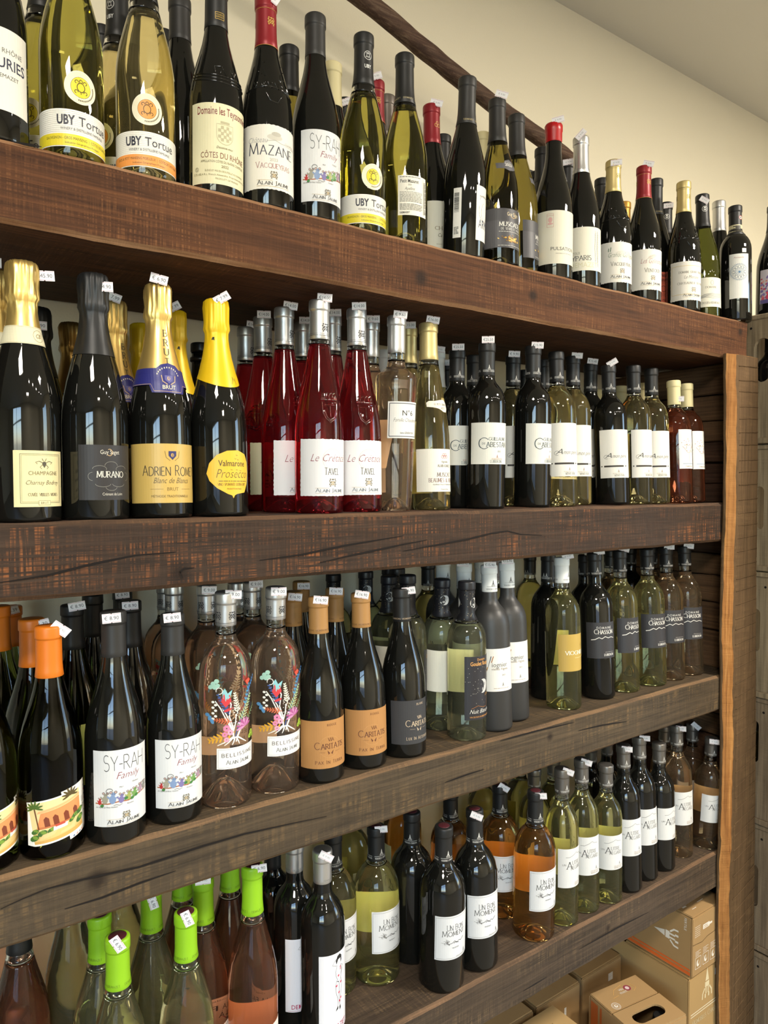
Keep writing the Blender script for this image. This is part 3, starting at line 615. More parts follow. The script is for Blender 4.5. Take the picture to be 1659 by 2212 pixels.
def postcard(i):
    # a card printed with a tropical villa, tilted on the bottle, over an airmail envelope
    def T(x, y): a = radians(9); return (x * cos(a) - y * sin(a) - 4, x * sin(a) + y * cos(a) + 52)
    def P(pts, c): i.poly([T(*p) for p in pts], c)
    P([(8, -34), (44, -34), (44, 32), (8, 32)], '#efece4')
    for k in range(7): P([(12 + k * 5, -33), (14.4 + k * 5, -33), (15.6 + k * 5, -31), (13.2 + k * 5, -31)], '#b23a3a' if k % 2 else '#3a5a8c')
    for k in range(9): P([(41.4, -28 + k * 6), (43.4, -27 + k * 6), (43.4, -24.6 + k * 6), (41.4, -25.6 + k * 6)], '#b23a3a' if k % 2 else '#3a5a8c')
    for k in range(5): P([(33, 10 - k * 1.6), (38, 10 - k * 1.6), (38, 10.4 - k * 1.6), (33, 10.4 - k * 1.6)], '#555555')
    a = T(38, -4); i.text('Do', a[0], a[1], 4.2, '#333333', rot=9); a = T(38, -12); i.text('de', a[0], a[1], 3., '#333333', rot=9)
    P([(-33, -28), (33, -28), (33, 28), (-33, 28)], '#f4f1e8'); P([(-31, -26), (31, -26), (31, 26), (-31, 26)], '#e8d79a')
    P([(-31, -26), (31, -26), (31, -10), (-31, -10)], '#e3c27a'); P([(-31, -26), (31, -26), (31, -20), (-31, -23)], '#d8a85a')
    P([(-26, -8), (28, -8), (30, 16), (-18, 12)], '#e8935a'); P([(-22, 12), (31, 17), (31, 20), (-20, 15)], '#f0b27a'); P([(-24, -8), (28, -8), (28, -5), (-24, -5)], '#c97848')
    for x in (-16, -6, 6, 18): P([(x, -6), (x + 6, -6), (x + 6, 4), (x + 3, 7), (x, 4)], '#7d3a22')
    for (x, y, s) in ((-28, -10, 5), (-20, -13, 6), (-9, -12, 6), (20, -6, 6), (26, -14, 7), (28, -4, 6), (-30, -18, 6), (14, -9, 4)):
        a = T(x, y); i.ell(a[0], a[1], s, s * .6, '#3f6a2c', 10, 30); i.ell(a[0] + 1, a[1] + 1, s * .6, s * .4, '#7a9a3a', 8, -20)
    P([(-26, -22), (-8, -18), (-2, -12), (-20, -15)], '#efc98a'); P([(-2, -20), (16, -20), (24, -8), (19, -8), (12, -16), (0, -17)], '#efc98a'); P([(-8, -13), (8, -13), (9, -8), (-7, -8)], '#f3efe4'); P([(-5, -9), (6, -9), (6, -6), (-5, -6)], '#c0503c')
    for (bx, by, n0) in ((-24, 20, 0), (18, 24, 1)):
        P([(bx - .8, by), (bx + .8, by), (bx + 1.6, -8), (bx + .2, -8)] if not n0 else [(bx, by), (bx + 1, by), (bx + 2, 26), (bx + 1, 26)], '#6d3f22')
        for k in range(8):
            an = radians(-20 + k * 31); a = T(bx + 5 * cos(an), by + 4 * sin(an)); i.ell(a[0], a[1], 6, 1.3, '#54451f' if n0 else '#4d6a28', 8, math.degrees(an) + 9)
def figure(i, x, y, s):
    K = '#1c1c1c'; H = '#c9405c'
    def L(pts, w=.5): i.line([(x + a * s, y + b * s) for a, b in pts], w, K)
    L([(-3, 62), (-6, 55), (-5, 48), (-2.5, 42), (-6, 34), (-5, 22), (-2, 12), (-1, 2), (-3, -4)]); L([(5, 62), (7.5, 55), (6, 48), (5, 42), (8, 33), (6, 20), (4, 10), (4, 2), (2.5, -4)])
    L([(-2, 63), (-12, 67), (-6, 74), (2, 76)]); L([(5, 63), (10, 60), (8, 52), (6, 47)]); L([(1, 36), (1.5, 22), (1.2, 8), (1, 2)])
    i.poly([(x + a * s, y + b * s) for a, b in ((-4, 66), (-5.5, 72), (-2, 79), (3, 81), (7, 77), (7, 70), (5, 66), (4.5, 74), (-1, 73))], K)
    i.poly([(x + a * s, y + b * s) for a, b in ((-4.5, 40), (0, 36.5), (7.5, 42), (1, 37.8))], K)
    for (a, b) in ((0, 47), (-4, 32), (5, 35), (1, 20), (5, 10), (2, 6)): i.ell(x + a * s, y + b * s, 1.5 * s, 1.7 * s, H, 10); i.ell(x + (a + .9) * s, y + (b + .8) * s, 1. * s, 1. * s, H, 8)
    i.line([(x + 3.4 * s, y + 55 * s), (x + 5 * s, y + 60 * s), (x + 4.2 * s, y + 61.5 * s), (x + 3.4 * s, y + 60 * s), (x + 5.2 * s, y + 55 * s)], .8, H)
    i.poly([(x - 4 * s, y - 4 * s), (x - .5 * s, y - 1 * s), (x - 1 * s, y - 5 * s), (x - 5.5 * s, y - 8 * s)], K); i.poly([(x + 2 * s, y - 4 * s), (x + 4.5 * s, y - 1 * s), (x + 5 * s, y - 6 * s), (x + 3 * s, y - 9 * s)], K)
def bird(i, x, y, s):
    i.ell(x, y, 6 * s, 5 * s, '#d8506e', 16, 20); i.ell(x - 3 * s, y - 1 * s, 4.5 * s, 2 * s, '#3a2b2b', 12, 30); i.ell(x + 4.5 * s, y + 5 * s, 3.2 * s, 3. * s, '#3a2b2b', 14); i.ell(x + 6 * s, y + 5.4 * s, 1.6 * s, 1.6 * s, '#e9e4dc', 10); i.ell(x + 3.2 * s, y + 5.4 * s, 1.4 * s, 1.4 * s, '#e58aa0', 10)
    i.poly([(x + 7 * s, y + 4.6 * s), (x + 12 * s, y + 8.5 * s), (x + 7.4 * s, y + 3.2 * s)], '#d8506e'); i.poly([(x - 5 * s, y - 1 * s), (x - 12 * s, y - 2.5 * s), (x - 6 * s, y - 3.5 * s)], '#3a2b2b')
    i.rect(x + 2.4 * s, y + 8 * s, x + 6 * s, y + 12.5 * s, '#b9744a'); i.rect(x + 1 * s, y + 7.4 * s, x + 7.4 * s, y + 8.3 * s, '#3a2b2b')
    for k in (-1, 2): i.line([(x + k * s, y - 4.6 * s), (x + k * s, y - 9 * s), (x + (k + 2) * s, y - 9.6 * s)], .5, '#2a2020')
# ------------------------------------------------------------------ labels
def deckled(x0, y0, x1, y1, s=1):
    r = random.Random(int(x1 * 7 + y1)); p = []
    n = int((x1 - x0) / 3.2); k = int((y1 - y0) / 3.2)
    for t in range(n): p.append((x0 + (x1 - x0) * t / n, y0 + (r.uniform(-.5, .5) if t % 2 else .45)))
    for t in range(k): p.append((x1 + (r.uniform(-.5, .5) if t % 2 else -.4), y0 + (y1 - y0) * t / k))
    for t in range(n): p.append((x1 - (x1 - x0) * t / n, y1 + (r.uniform(-.5, .5) if t % 2 else -.45)))
    for t in range(k): p.append((x0 + (r.uniform(-.5, .5) if t % 2 else .4), y1 - (y1 - y0) * t / k))
    return p
def lab(R, col, x0, x1, y0, y1, draw=None, dk=False, name='label', pts=None, rough=.6, off=.18):
    a = Ink()
    if pts: a.poly(pts, col)
    elif dk: a.poly(deckled(x0, y0, x1, y1), col)
    else: a.rect(x0, y0, x1, y1, col)
    sub = []
    if draw:
        b = Ink(); draw(b)
        if b.P: sub = [('lettering', b.mesh('lettering', R, off=off + .14), INK, [])]
    return (name, a.mesh('label', R, off=off, ink=False), paper(col, rough), sub)
def cap_part(kind, mt, frac, style='std', pr=None):
    H = PROF[kind][0]; pts = dense(outer(kind, False)); R = rfun(pts); z0 = frac * H; sub = []
    if style == 'foil':
        zs = [z0 + (H - 50 - z0) * k / 8 for k in range(9)]
        p = [(R(z) + .7, z) for z in zs] + [(R(H - 48) + 1.2, H - 47), (R(H - 44) + 3.4, H - 43), (R(H - 40) + 3.0, H - 38), (17.2, H - 30), (17.6, H - 18), (17.4, H - 8), (16.2, H - 3), (13.8, H - .4), (0, H)]
        me = lathe('foil', p, 72, crumple=lambda z: 1.5 * min(1, max(0, (z - (H - 64)) / 22)) + .12)
        Rc = lambda z: R(z) + .8
    elif style == 'dip':      # long foil whose rim dips at the front
        p = [(R(z) + .7, z) for z in [z0 + (H - 50 - z0) * k / 8 for k in range(9)]] + [(R(H - 48) + 1.2, H - 47), (R(H - 44) + 3.2, H - 43), (17., H - 32), (17.4, H - 12), (16.4, H - 3), (13.8, H - .4), (0, H)]
        me = lathe('foil', p, 72, crumple=lambda z: .9 * min(1, max(0, (z - (H - 66)) / 22)) + .1)
        for v in me.vertices:
            z = v.co.z * 1000
            if z < H - 60:
                t = max(0, 1 - (z - z0) / 34); a = math.atan2(v.co.x, -v.co.y); d = (9 * cos(a) + 2 * cos(2 * a)) * t
                nz = z - d; f = (R(nz) + .7) / max(1e-6, math.hypot(v.co.x, v.co.y) * 1000); v.co.x *= f; v.co.y *= f; v.co.z = nz / 1000
        Rc = lambda z: R(z) + .8
    elif style == 'wax':
        p = [(R(z0) + .6, z0), (R(z0) + 1.3, z0 + 1.5), (R(H) + 1.4, H - 17), (R(H) + 2.3, H - 15), (R(H) + 2.2, H - 4), (R(H) + .8, H - 1), (R(H) - 3, H), (0, H)]
        me = lathe('wax', p, 40, crumple=.5); Rc = lambda z: R(z) + 1.4
    else:
        rc = R(H - 20) + .5
        p = [(R(z0) + .35, z0), (R(z0) + .55, z0 + .3)] + [(R(z) + .55, z) for z in [z0 + (H - 18 - z0) * k / 6 for k in range(1, 7)]] + [(rc + .1, H - 16.6), (rc + 1.1, H - 15.8), (rc + 1.2, H - 14), (rc + 1.1, H - 3.4), (rc + .7, H - 1.4), (rc - .6, H - .3), (rc - 2.2, H), (0, H - .2)]
        me = lathe('capsule', p, 36); Rc = lambda z: R(z) + .6
    if pr:
        i = Ink(); pr(i, H)
        if i.P: sub.append(('capsule_print', i.mesh('capsule_print', Rc, off=.12), INK, []))
    return ('foil' if style in ('foil', 'dip') else 'wax_seal' if style == 'wax' else 'capsule', me, mt, sub)
def body_parts(kind, g, capfrac, level=None):
    H = PROF[kind][0]; op = g in ('black', 'matte'); pts = dense(outer(kind, not op)); top = H - 8
    if op or level is None:
        p = [q for q in pts if q[1] < top]; R = rfun(pts); p = p + [(R(top), top), (0, top)]
        return [('glass_body', lathe('glass_body', p), GLS[g], [])]
    zl = level * H; R = rfun(pts); p = [q for q in pts if q[1] < zl - .5 or q[1] < 30] + [(R(zl), zl), (0, zl)]
    out = [('glass_body', lathe('glass_body', p), GLS[g], [])]
    zc = capfrac * H + 2
    zs = [zl + .3 + (zc - zl) * k / 4 for k in range(5)]
    out.append(('neck', lathe('neck', [(R(z), z) for z in zs] + [(R(z) - 3, z) for z in zs[::-1]], 32, closed=True), GLS['clear'], []))
    return out
def back_label(R, Rn, y0, y1, hw=26, col='#e6e2d2', cx=None):
    return lab(R, col, pi * Rn - hw if cx is None else cx - hw, pi * Rn + hw if cx is None else cx + hw, y0, y1, name='back_label')
# design, shelf, x, y, height, label turn from the viewer, backward lean, price tag (text, x mm, z mm, tilt), label
BOTTLES = [
 ('ries', 1, 0.1260, 0.9450, 0.3050, -2, 0.000, None, "dark red wine bottle with white label, cut by the upper left frame edge"),
 ('tte', 1, 0.1614, 1.0950, 0.3050, 5, 0.000, None, "dark bottle with cream label, behind the one cut by the upper left edge"),
 ('ubyY', 1, 0.1943, 1.0300, 0.3000, -28, 0.000, ('', 2, -12, 12), "olive wine bottle behind the largest yellow-banded turtle sticker bottle, sticker half hidden"),
 ('ubyY', 1, 0.2098, 0.9430, 0.3050, 16, 0.000, None, "largest olive bottle with yellow label band and yellow turtle sticker, front left of top shelf"),
 ('bk', 1, 0.2925, 1.1214, 0.2850, 0, 0.000, None, "black capsule peeking out just right of the largest yellow turtle sticker bottle"),
 ('ubyO', 1, 0.2908, 1.0350, 0.3000, -40, 0.000, ('', 4, -6, -20), "pale gold bottle with black capsule, behind the orange turtle sticker bottle"),
 ('ubyO', 1, 0.2990, 0.9450, 0.3050, 3, 0.000, None, "pale gold bottle with orange label band and orange turtle sticker"),
 ('bk', 1, 0.3742, 1.0907, 0.2924, 0, 0.000, None, "black capsule tip right of the orange turtle sticker bottle's neck"),
 ('syrah', 1, 0.3714, 1.0164, 0.3000, 75, 0.000, None, "dark grey capsule bottle between the orange turtle sticker and the coat-of-arms label"),
 ('teys', 1, 0.3920, 0.9430, 0.2833, 19, -0.027, None, "black bottle with large cream coat-of-arms label and red blackletter heading"),
 ('mazane', 1, 0.4709, 0.9450, 0.3017, 14, 0.009, ('', 9, -2, -35), "black bottle with dark red capsule and rough-edged white label beside the coat-of-arms bottle"),
 ('bkolive', 1, 0.5456, 1.0189, 0.2940, 0, 0.000, None, "dark grey capsule behind, left of the top shelf mice label bottle"),
 ('syrah', 1, 0.5494, 0.9450, 0.3050, 25, -0.001, None, "dark bottle with mice label, the only one of its kind on the top shelf front"),
 ('bkcream', 1, 0.6228, 1.0172, 0.2940, 0, 0.000, None, "dark bottle with cream capsule right behind the top shelf mice label bottle"),
 ('bk', 1, 0.6931, 1.0888, 0.2892, 0, 0.000, ('', 0, -8, 20), "short black capsule with torn white sticker, left of the smaller yellow turtle sticker bottle"),
 ('ubyY', 1, 0.6317, 0.9450, 0.3038, 27, -0.018, None, "smaller olive bottle with yellow turtle sticker and full black turtle capsule"),
 ('bkred', 1, 0.7074, 1.0173, 0.2929, 0, 0.000, ('', 0, 4, 15), "sliver of red capsule with white tag, right of the smaller yellow turtle sticker bottle"),
 ('bkgrey', 1, 0.7652, 1.0644, 0.3063, 0, 0.000, None, "taupe grey capsule between the two olive bottles of the top shelf"),
 ('petitW', 1, 0.7153, 0.9450, 0.3051, 22, 0.005, None, "golden olive bottle with black capsule and small label of dense text"),
 ('chate', 1, 0.8332, 1.0180, 0.2931, 36, 0.017, ('', 9, 2, -15), "dark bottle with red capsule bearing a gold clover"),
 ('bk', 1, 0.9044, 1.0755, 0.2800, 0, 0.000, None, "thin sliver of black capsule right of the gold clover capsule"),
 ('arma', 1, 0.8396, 0.9450, 0.3040, 88, -0.034, None, "black bottle turned sideways, barcode label on its left flank"),
 ('bkcream', 1, 0.9591, 1.0253, 0.2800, 0, 0.000, None, "cream capsule sliver right of the barcode bottle"),
 ('musc', 1, 0.9222, 0.9430, 0.2982, 40, 0.018, ('', 8, 6, -20), "olive brown bottle with dark grey label and golden picture"),
 ('musc', 1, 0.9942, 0.9620, 0.3012, 95, 0.031, None, "olive brown bottle with plain grey neck patch, right of the golden picture label"),
 ('bk', 1, 1.1780, 1.0912, 0.2846, 0, 0.000, None, "low black capsule behind, left of the red wax bottle"),
 ('bk', 1, 1.1059, 1.0084, 0.2850, 0, 0.000, None, "upper black capsule touching the left side of the red wax bottle neck"),
 ('puls', 1, 1.0653, 0.9430, 0.2958, 33, 0.004, ('', 8, 4, 10), "dark bottle sealed in bright red wax, cream label"),
 ('bk', 1, 1.1919, 1.0182, 0.2850, 0, 0.000, ('', 2, -4, 4), "black capsule with tag between the red wax neck and the bright silver capsule"),
 ('cypa', 1, 1.1582, 0.9500, 0.3010, 2, 0.021, ('', 0, 2, 45), "dark bottle with bright silver capsule and cream label with feather drawing"),
 ('bkolive', 1, 1.3210, 1.0324, 0.2850, 0, 0.000, None, "black capsule behind, left of the gold capsule with white tag"),
 ('grande', 1, 1.2487, 0.9450, 0.2752, 30, 0.010, ('', 6, -6, 0), "dark bottle with tagged gold capsule and rough-edged label with green script"),
 ('bkamber', 1, 1.4399, 1.0619, 0.2700, 0, 0.000, None, "small amber capsule behind, left of the red and gold capsule"),
 ('lesg', 1, 1.3501, 0.9450, 0.2887, 30, 0.007, ('', 9, 4, -18), "dark bottle with red and gold capsule, rough-edged white label with red script"),
 ('petitR', 1, 1.4981, 1.0180, 0.3219, 32, 0.000, None, "dark bottle with small orange-red label"),
 ('bkmm', 1, 1.5718, 1.0405, 0.2916, 10, 0.000, ('', 6, -8, 0), "black monogram capsule with tag, behind and left of the plain gold capsule"),
 ('chatn', 1, 1.4992, 0.9450, 0.2929, 30, 0.012, None, "dark bottle with plain gold capsule and rough-edged gold-framed label"),
 ('croz', 1, 1.6189, 0.9650, 0.3008, 20, 0.036, ('', 5, -14, -35), "dark olive bottle with white monogram on black capsule and pale landscape label"),
 ('silvx', 1, 1.7204, 0.9850, 0.3139, 62, 0.025, None, "slim dark bottle with matte silver capsule next to the blue rosette bottle"),
 ('docg', 1, 1.6797, 0.9220, 0.2733, 14, 0.025, None, "round-shouldered dark bottle with blue rosette label at the right end of the beam"),
 ('pinkb', 0, 1.8000, 0.8980, 0.2659, 20, 0.000, ('', 3, 0, 0), "dark bottle with pink and purple label standing on the wooden crates"),
 ('champ', 2, 0.1318, 1.0210, 0.3088, 30, 0.000, ('', -2, 8, 0), "gold foil neck cut by the left frame edge, beside the cream collar bottle"),
 ('champ', 2, 0.1512, 0.9430, 0.3030, 27, 0.000, ('€45.90', 24, -10, 4), "sparkling bottle with pleated gold foil, cream collar and cream framed label"),
 ('murano', 2, 0.1982, 1.1126, 0.2900, 120, 0.000, ('€ 9.90', 0, -25, 0), "black foil neck behind, right of the cream collar bottle"),
 ('darkfoil', 2, 0.2582, 1.1880, 0.2900, 40, 0.000, None, "bronze foil neck in shadow left of the black foil bottle"),
 ('murano', 2, 0.2307, 0.9430, 0.3020, 24, 0.000, ('€14.90', 12, -14, 2), "sparkling bottle with black foil and black label with white lettering"),
 ('romet', 2, 0.2843, 1.0531, 0.3000, 30, 0.000, ('€ 7.99', 0, 4, -18), "gold foil neck with vertical lettering and blue shield, behind the black foil bottle"),
 ('valm', 2, 0.3335, 1.2237, 0.2981, 40, 0.000, ('€ 7.99', 6, 2, 25), "yellow foil neck furthest left of the yellow foils, with tag"),
 ('valm', 2, 0.3550, 1.1549, 0.2950, 60, 0.000, None, "yellow foil neck untagged, just left of the front blue shield bottle"),
 ('romet', 2, 0.3144, 0.9450, 0.3046, 12, 0.028, ('€ 6.90', 2, 6, -12), "sparkling bottle with gold foil, blue shield and large gold label"),
 ('valm', 2, 0.3751, 1.0618, 0.3000, 60, 0.000, ('€ 7.99', -2, 4, 30), "yellow foil neck just right of the front blue shield bottle's foil"),
 ('darkband', 2, 0.4600, 1.1779, 0.2800, 0, 0.000, None, "dark ringed bottle neck in shadow left of the round yellow label bottle"),
 ('valm', 2, 0.3948, 0.9450, 0.2966, 25, 0.027, ('€ 7.99', 8, 2, 32), "sparkling bottle with bright yellow foil and round yellow label"),
 ('tavel', 2, 0.5415, 1.1740, 0.3159, 40, 0.000, ('€14.00', 12, 6, -6), "ruby rosé bottle nearest the yellow foil, lowest silver capsule of its row"),
 ('tavelG', 2, 0.5369, 1.0990, 0.3192, 40, 0.000, ('€14.00', 2, 4, 0), "ruby rosé bottle with greenish shaded label, second silver capsule from the yellow foil"),
 ('tavel', 2, 0.5372, 1.0240, 0.3195, 48, 0.000, ('€14.00', 10, 4, -8), "ruby rosé bottle left of the front pair, its label half covered"),
 ('tavel', 2, 0.6182, 1.1079, 0.3218, 40, 0.000, ('€14.00', 4, 4, 0), "ruby rosé bottle far back, just left of the tallest silver capsule"),
 ('tavel', 2, 0.5561, 0.9500, 0.3180, 28, -0.009, ('€14.00', 8, 4, -4), "ruby rosé bottle with whole label, left one of the front pair"),
 ('tavel', 2, 0.6303, 1.0323, 0.3220, 40, 0.000, ('€14.00', 4, 4, 2), "ruby rosé bottle behind, between the two of the front pair"),
 ('tavel', 2, 0.6329, 0.9580, 0.3193, 22, 0.015, ('€14.00', 4, 4, 2), "ruby rosé bottle with whole label, right one of the front pair"),
 ('no6', 2, 0.6979, 1.0177, 0.3180, 60, 0.000, ('€ 9.60', 4, 4, 0), "silver capsule behind, left of the square-shouldered rosé"),
 ('bkwhitecap', 2, 0.7830, 1.0979, 0.2908, 0, 0.000, None, "dim white capsule in shadow left of the square-shouldered rosé"),
 ('no6', 2, 0.7025, 0.9550, 0.3152, 30, -0.015, ('€ 9.60', 6, 2, -6), "square-shouldered pale rosé bottle with framed white label"),
 ('muscat', 2, 0.7840, 1.0258, 0.3200, 60, 0.000, ('€15.00', 2, 4, 0), "gold capsule sliver between the square-shouldered rosé and the slender gold bottle"),
 ('muscat', 2, 0.7787, 0.9550, 0.3154, 42, 0.026, ('€16.00', 8, 6, -10), "slender pale gold bottle with gold capsule and oval neck label"),
 ('bkwhitecap', 2, 0.9034, 1.0898, 0.3028, 0, 0.000, ('', 4, 2, -10), "white capsule strip right behind the slender pale gold bottle"),
 ('cabK', 2, 0.9647, 1.1298, 0.2886, 60, 0.000, ('', 4, 2, 0), "dark capsule behind, right of the slender pale gold bottle"),
 ('cab', 2, 0.8918, 1.0180, 0.2906, 20, 0.000, ('€25.50', 2, 6, 0), "rear black bottle with large C label, left of the two front ones"),
 ('cabK', 2, 0.9579, 1.0433, 0.2914, -20, 0.000, None, "black steeple capsule peeking out left of the front large C label bottle"),
 ('cab', 2, 0.8987, 0.9480, 0.2932, 18, -0.007, ('€25.50', 2, 6, 0), "black bottle with large C on a fully visible white label"),
 ('amonW', 2, 1.0390, 1.0190, 0.2953, 25, 0.000, ('€ 9.90', 2, 4, -4), "pale wine bottle squeezed between the two front large C label bottles"),
 ('cabK', 2, 1.1465, 1.0902, 0.2860, 0, 0.000, None, "dark neck far back, left of the right-hand large C label bottle"),
 ('cab', 2, 1.0210, 0.9500, 0.3018, 46, -0.000, ('€15.90', 8, 2, -4), "black bottle with large C label turned off to the right side"),
 ('amonW', 2, 1.1305, 1.0210, 0.2973, 60, 0.000, None, "dark capsule and clear neck right behind the right-hand large C bottle"),
 ('amonW', 2, 1.1061, 0.9550, 0.3030, 28, 0.047, None, "white wine bottle with dark-striped label, first right of the large C bottles"),
 ('amonW', 2, 1.1983, 0.9950, 0.3088, 26, 0.032, ('', 9, 2, -6), "white wine bottle with dark-striped label, second right of the large C bottles"),
 ('amonK', 2, 1.2829, 1.0260, 0.3042, 5, 0.000, ('€15.40', 4, 6, -10), "dark bottle with striped label, left one of the two dark ones"),
 ('bkcream', 2, 1.3981, 1.1029, 0.2650, 0, 0.000, None, "cream capsule glimpsed between the two dark striped label bottles"),
 ('amonK', 2, 1.2689, 0.9550, 0.2922, 18, 0.050, ('', 8, 6, 30), "dark bottle with striped label, right one of the two dark ones"),
 ('bkcream', 2, 1.4762, 1.0914, 0.2784, 0, 0.000, None, "cream capsule behind, right of the two dark striped label bottles"),
 ('amonW', 2, 1.3468, 0.9530, 0.2981, 45, 0.038, None, "yellow wine bottle with striped label, left one of the pair near the shelf end"),
 ('bkcream', 2, 1.4620, 1.0188, 0.2757, 0, 0.000, None, "cream capsule behind, between the two yellow striped label bottles"),
 ('amonW', 2, 1.4223, 0.9600, 0.2999, 25, 0.042, None, "yellow wine bottle with striped label, right one of the pair near the shelf end"),
 ('creamR', 2, 1.4986, 0.9520, 0.2787, 52, 0.050, ('', 12, -40, 0), "rosé bottle with cream capsule, left one of the two at the shelf end"),
 ('creamR', 2, 1.5687, 0.9640, 0.2786, 56, 0.050, None, "rosé bottle with cream capsule, last one at the second shelf's right end"),
 ('orangeP', 3, 0.1001, 0.9488, 0.2677, 62, 0.000, None, "dark green bottle cut by the left frame edge, airmail striped label corner"),
 ('orangeP', 3, 0.1424, 1.1233, 0.2750, 60, 0.000, None, "orange capsule sliver touching the left frame edge"),
 ('orangeP', 3, 0.1679, 1.1941, 0.2624, 150, 0.000, ('€ 6.39', 0, -2, 14), "rear orange capsule with flat price tag on its front"),
 ('orangeP', 3, 0.1668, 1.0180, 0.2708, 150, 0.000, ('€ 6.30', 10, -4, 12), "orange capsule in the middle, behind the villa postcard bottle"),
 ('orangeP', 3, 0.1732, 0.9433, 0.2729, 18, 0.000, ('', 13, -1, -40), "orange capsule bottle with tropical villa postcard label"),
 ('greenK', 3, 0.2288, 1.0759, 0.2750, 70, 0.000, ('€ 8.90', 6, 2, 8), "dark green bottle with black tagged capsule, behind the villa postcard bottle"),
 ('bk', 3, 0.2807, 1.1782, 0.2720, 0, 0.000, None, "black bottle deep in shadow left of the first third-shelf mice label bottle"),
 ('syrah', 3, 0.2474, 0.9360, 0.2844, 16, 0.000, ('€ 8.90', -2, -4, 3), "dark bottle with mice label, left one of the third shelf pair"),
 ('bk', 3, 0.3045, 1.0615, 0.2750, 0, 0.000, ('€ 8.90', 0, -2, 2), "black tagged capsule behind, between the two third shelf mice label bottles"),
 ('bk', 3, 0.3383, 1.2229, 0.2672, 0, 0.000, ('€ 8.90', 0, -2, 4), "furthest black capsule, behind the left third shelf mice label bottle"),
 ('bell', 3, 0.4119, 1.2260, 0.2720, 40, 0.000, None, "shaded rosé furthest left behind the right third shelf mice label bottle"),
 ('bell', 3, 0.3963, 1.1390, 0.2821, 40, 0.000, None, "shaded rosé right behind the right third shelf mice label capsule"),
 ('syrah', 3, 0.3259, 0.9433, 0.2713, 20, 0.005, ('€ 8.90', 0, 0, 4), "dark bottle with mice label, right one of the third shelf pair"),
 ('bell', 3, 0.4237, 1.0698, 0.2880, 40, 0.000, ('€ 9.00', 4, -4, -2), "second-row rosé with silver capsule, left of the front flower-painted pair"),
 ('bell', 3, 0.5125, 1.1578, 0.2754, 40, 0.000, None, "third-row rosé with silver capsule, between the front flower-painted pair"),
 ('bell', 3, 0.4005, 0.9487, 0.2949, 30, -0.028, ('€ 9.00', 10, 0, -3), "clear rosé bottle painted with flowers, left one of the front pair"),
 ('bell', 3, 0.5072, 1.0831, 0.2849, 40, 0.000, ('€ 9.00', 6, 0, 0), "second-row rosé with tagged silver capsule, between the front flower-painted pair"),
 ('bell', 3, 0.4788, 0.9512, 0.2946, 32, -0.029, ('€ 9.00', 4, -2, 0), "clear rosé bottle painted with flowers, right one of the front pair"),
 ('carB', 3, 0.5490, 1.0228, 0.2720, 150, 0.000, ('€16.90', 4, -4, -6), "brown capsule behind, just right of the flower-painted pair"),
 ('carB', 3, 0.6269, 1.1346, 0.2700, 150, 0.000, ('€16.90', 4, -4, 0), "brown capsule furthest back, above the left brown label bottle"),
 ('carB', 3, 0.5517, 0.9403, 0.2730, 20, 0.023, ('€16.90', 4, 0, -6), "dark bottle with kraft brown label, left one of the front pair"),
 ('carB', 3, 0.6254, 1.0180, 0.2713, 150, 0.000, ('€16.90', 2, 0, -3), "brown capsule behind, between the two kraft brown label bottles"),
 ('carB', 3, 0.6347, 0.9447, 0.2710, 21, 0.037, ('€16.90', 2, 2, -10), "dark bottle with kraft brown label, right one of the front pair"),
 ('nuit', 3, 0.7462, 1.2200, 0.2658, 150, 0.000, None, "moon capsule furthest left, behind the brown capsules"),
 ('nuit', 3, 0.8148, 1.2070, 0.2680, 150, 0.000, None, "moon capsule directly behind the right front brown capsule"),
 ('nuit', 3, 0.8843, 1.2230, 0.2694, 150, 0.000, None, "moon capsule in the rearmost row, right of the right brown capsule"),
 ('nuit', 3, 0.7838, 1.0840, 0.2736, 150, 0.000, None, "moon capsule just left of the front plain black capsule"),
 ('nuit', 3, 0.8373, 1.1300, 0.2804, 150, 0.000, None, "starry capsule in the rearmost row above the front plain black capsule"),
 ('carK', 3, 0.7155, 0.9449, 0.2715, 38, 0.034, ('€16.90', 12, 0, 8), "dark bottle with black capsule and black label, right of the kraft brown labels"),
 ('nuit', 3, 0.7747, 1.0150, 0.2831, 110, 0.000, None, "moon capsule bottle just right of the front plain black capsule"),
 ('whiteB', 3, 0.9543, 1.1790, 0.2816, 0, 0.000, None, "clear neck far back, left of the white capsules"),
 ('vv', 3, 0.9370, 1.1100, 0.2943, 30, 0.000, None, "white steeple capsule behind the left front moon capsule"),
 ('nuit', 3, 0.8447, 1.0111, 0.2719, 160, -0.029, None, "pale wine bottle with moon capsule showing no front label, left front one"),
 ('vv', 3, 0.9218, 1.0300, 0.2930, 30, 0.000, ('€15.90', -2, 4, -2), "white tagged capsule rising behind the starry label bottle"),
 ('nuit', 3, 0.8503, 0.9413, 0.2739, 47, 0.007, None, "pale wine bottle with black starry label and moon capsule"),
 ('vv', 3, 1.0745, 1.1447, 0.2770, 30, 0.000, None, "white capsule hidden just left of the first matte black bottle"),
 ('vv', 3, 0.9214, 0.9472, 0.2964, 18, 0.050, ('€15.90', 2, 4, -2), "matte black bottle with white capsule, left one of the pair"),
 ('creamP', 3, 1.1460, 1.1668, 0.2800, 0, 0.000, ('', 0, 2, 0), "pinkish grey tagged capsule between the two matte black bottles"),
 ('vv', 3, 0.9882, 0.9686, 0.2955, 18, 0.050, ('€15.90', 2, 6, 2), "matte black bottle with white capsule, right one of the pair"),
 ('whiteB', 3, 1.3058, 1.2200, 0.2730, 90, 0.000, None, "green-gold bottle in the back row right of the matte black bottles"),
 ('cabK', 3, 1.1458, 1.0200, 0.3011, 100, 0.000, ('', 10, 4, 10), "plain black bottle left of and behind the gold label bottle"),
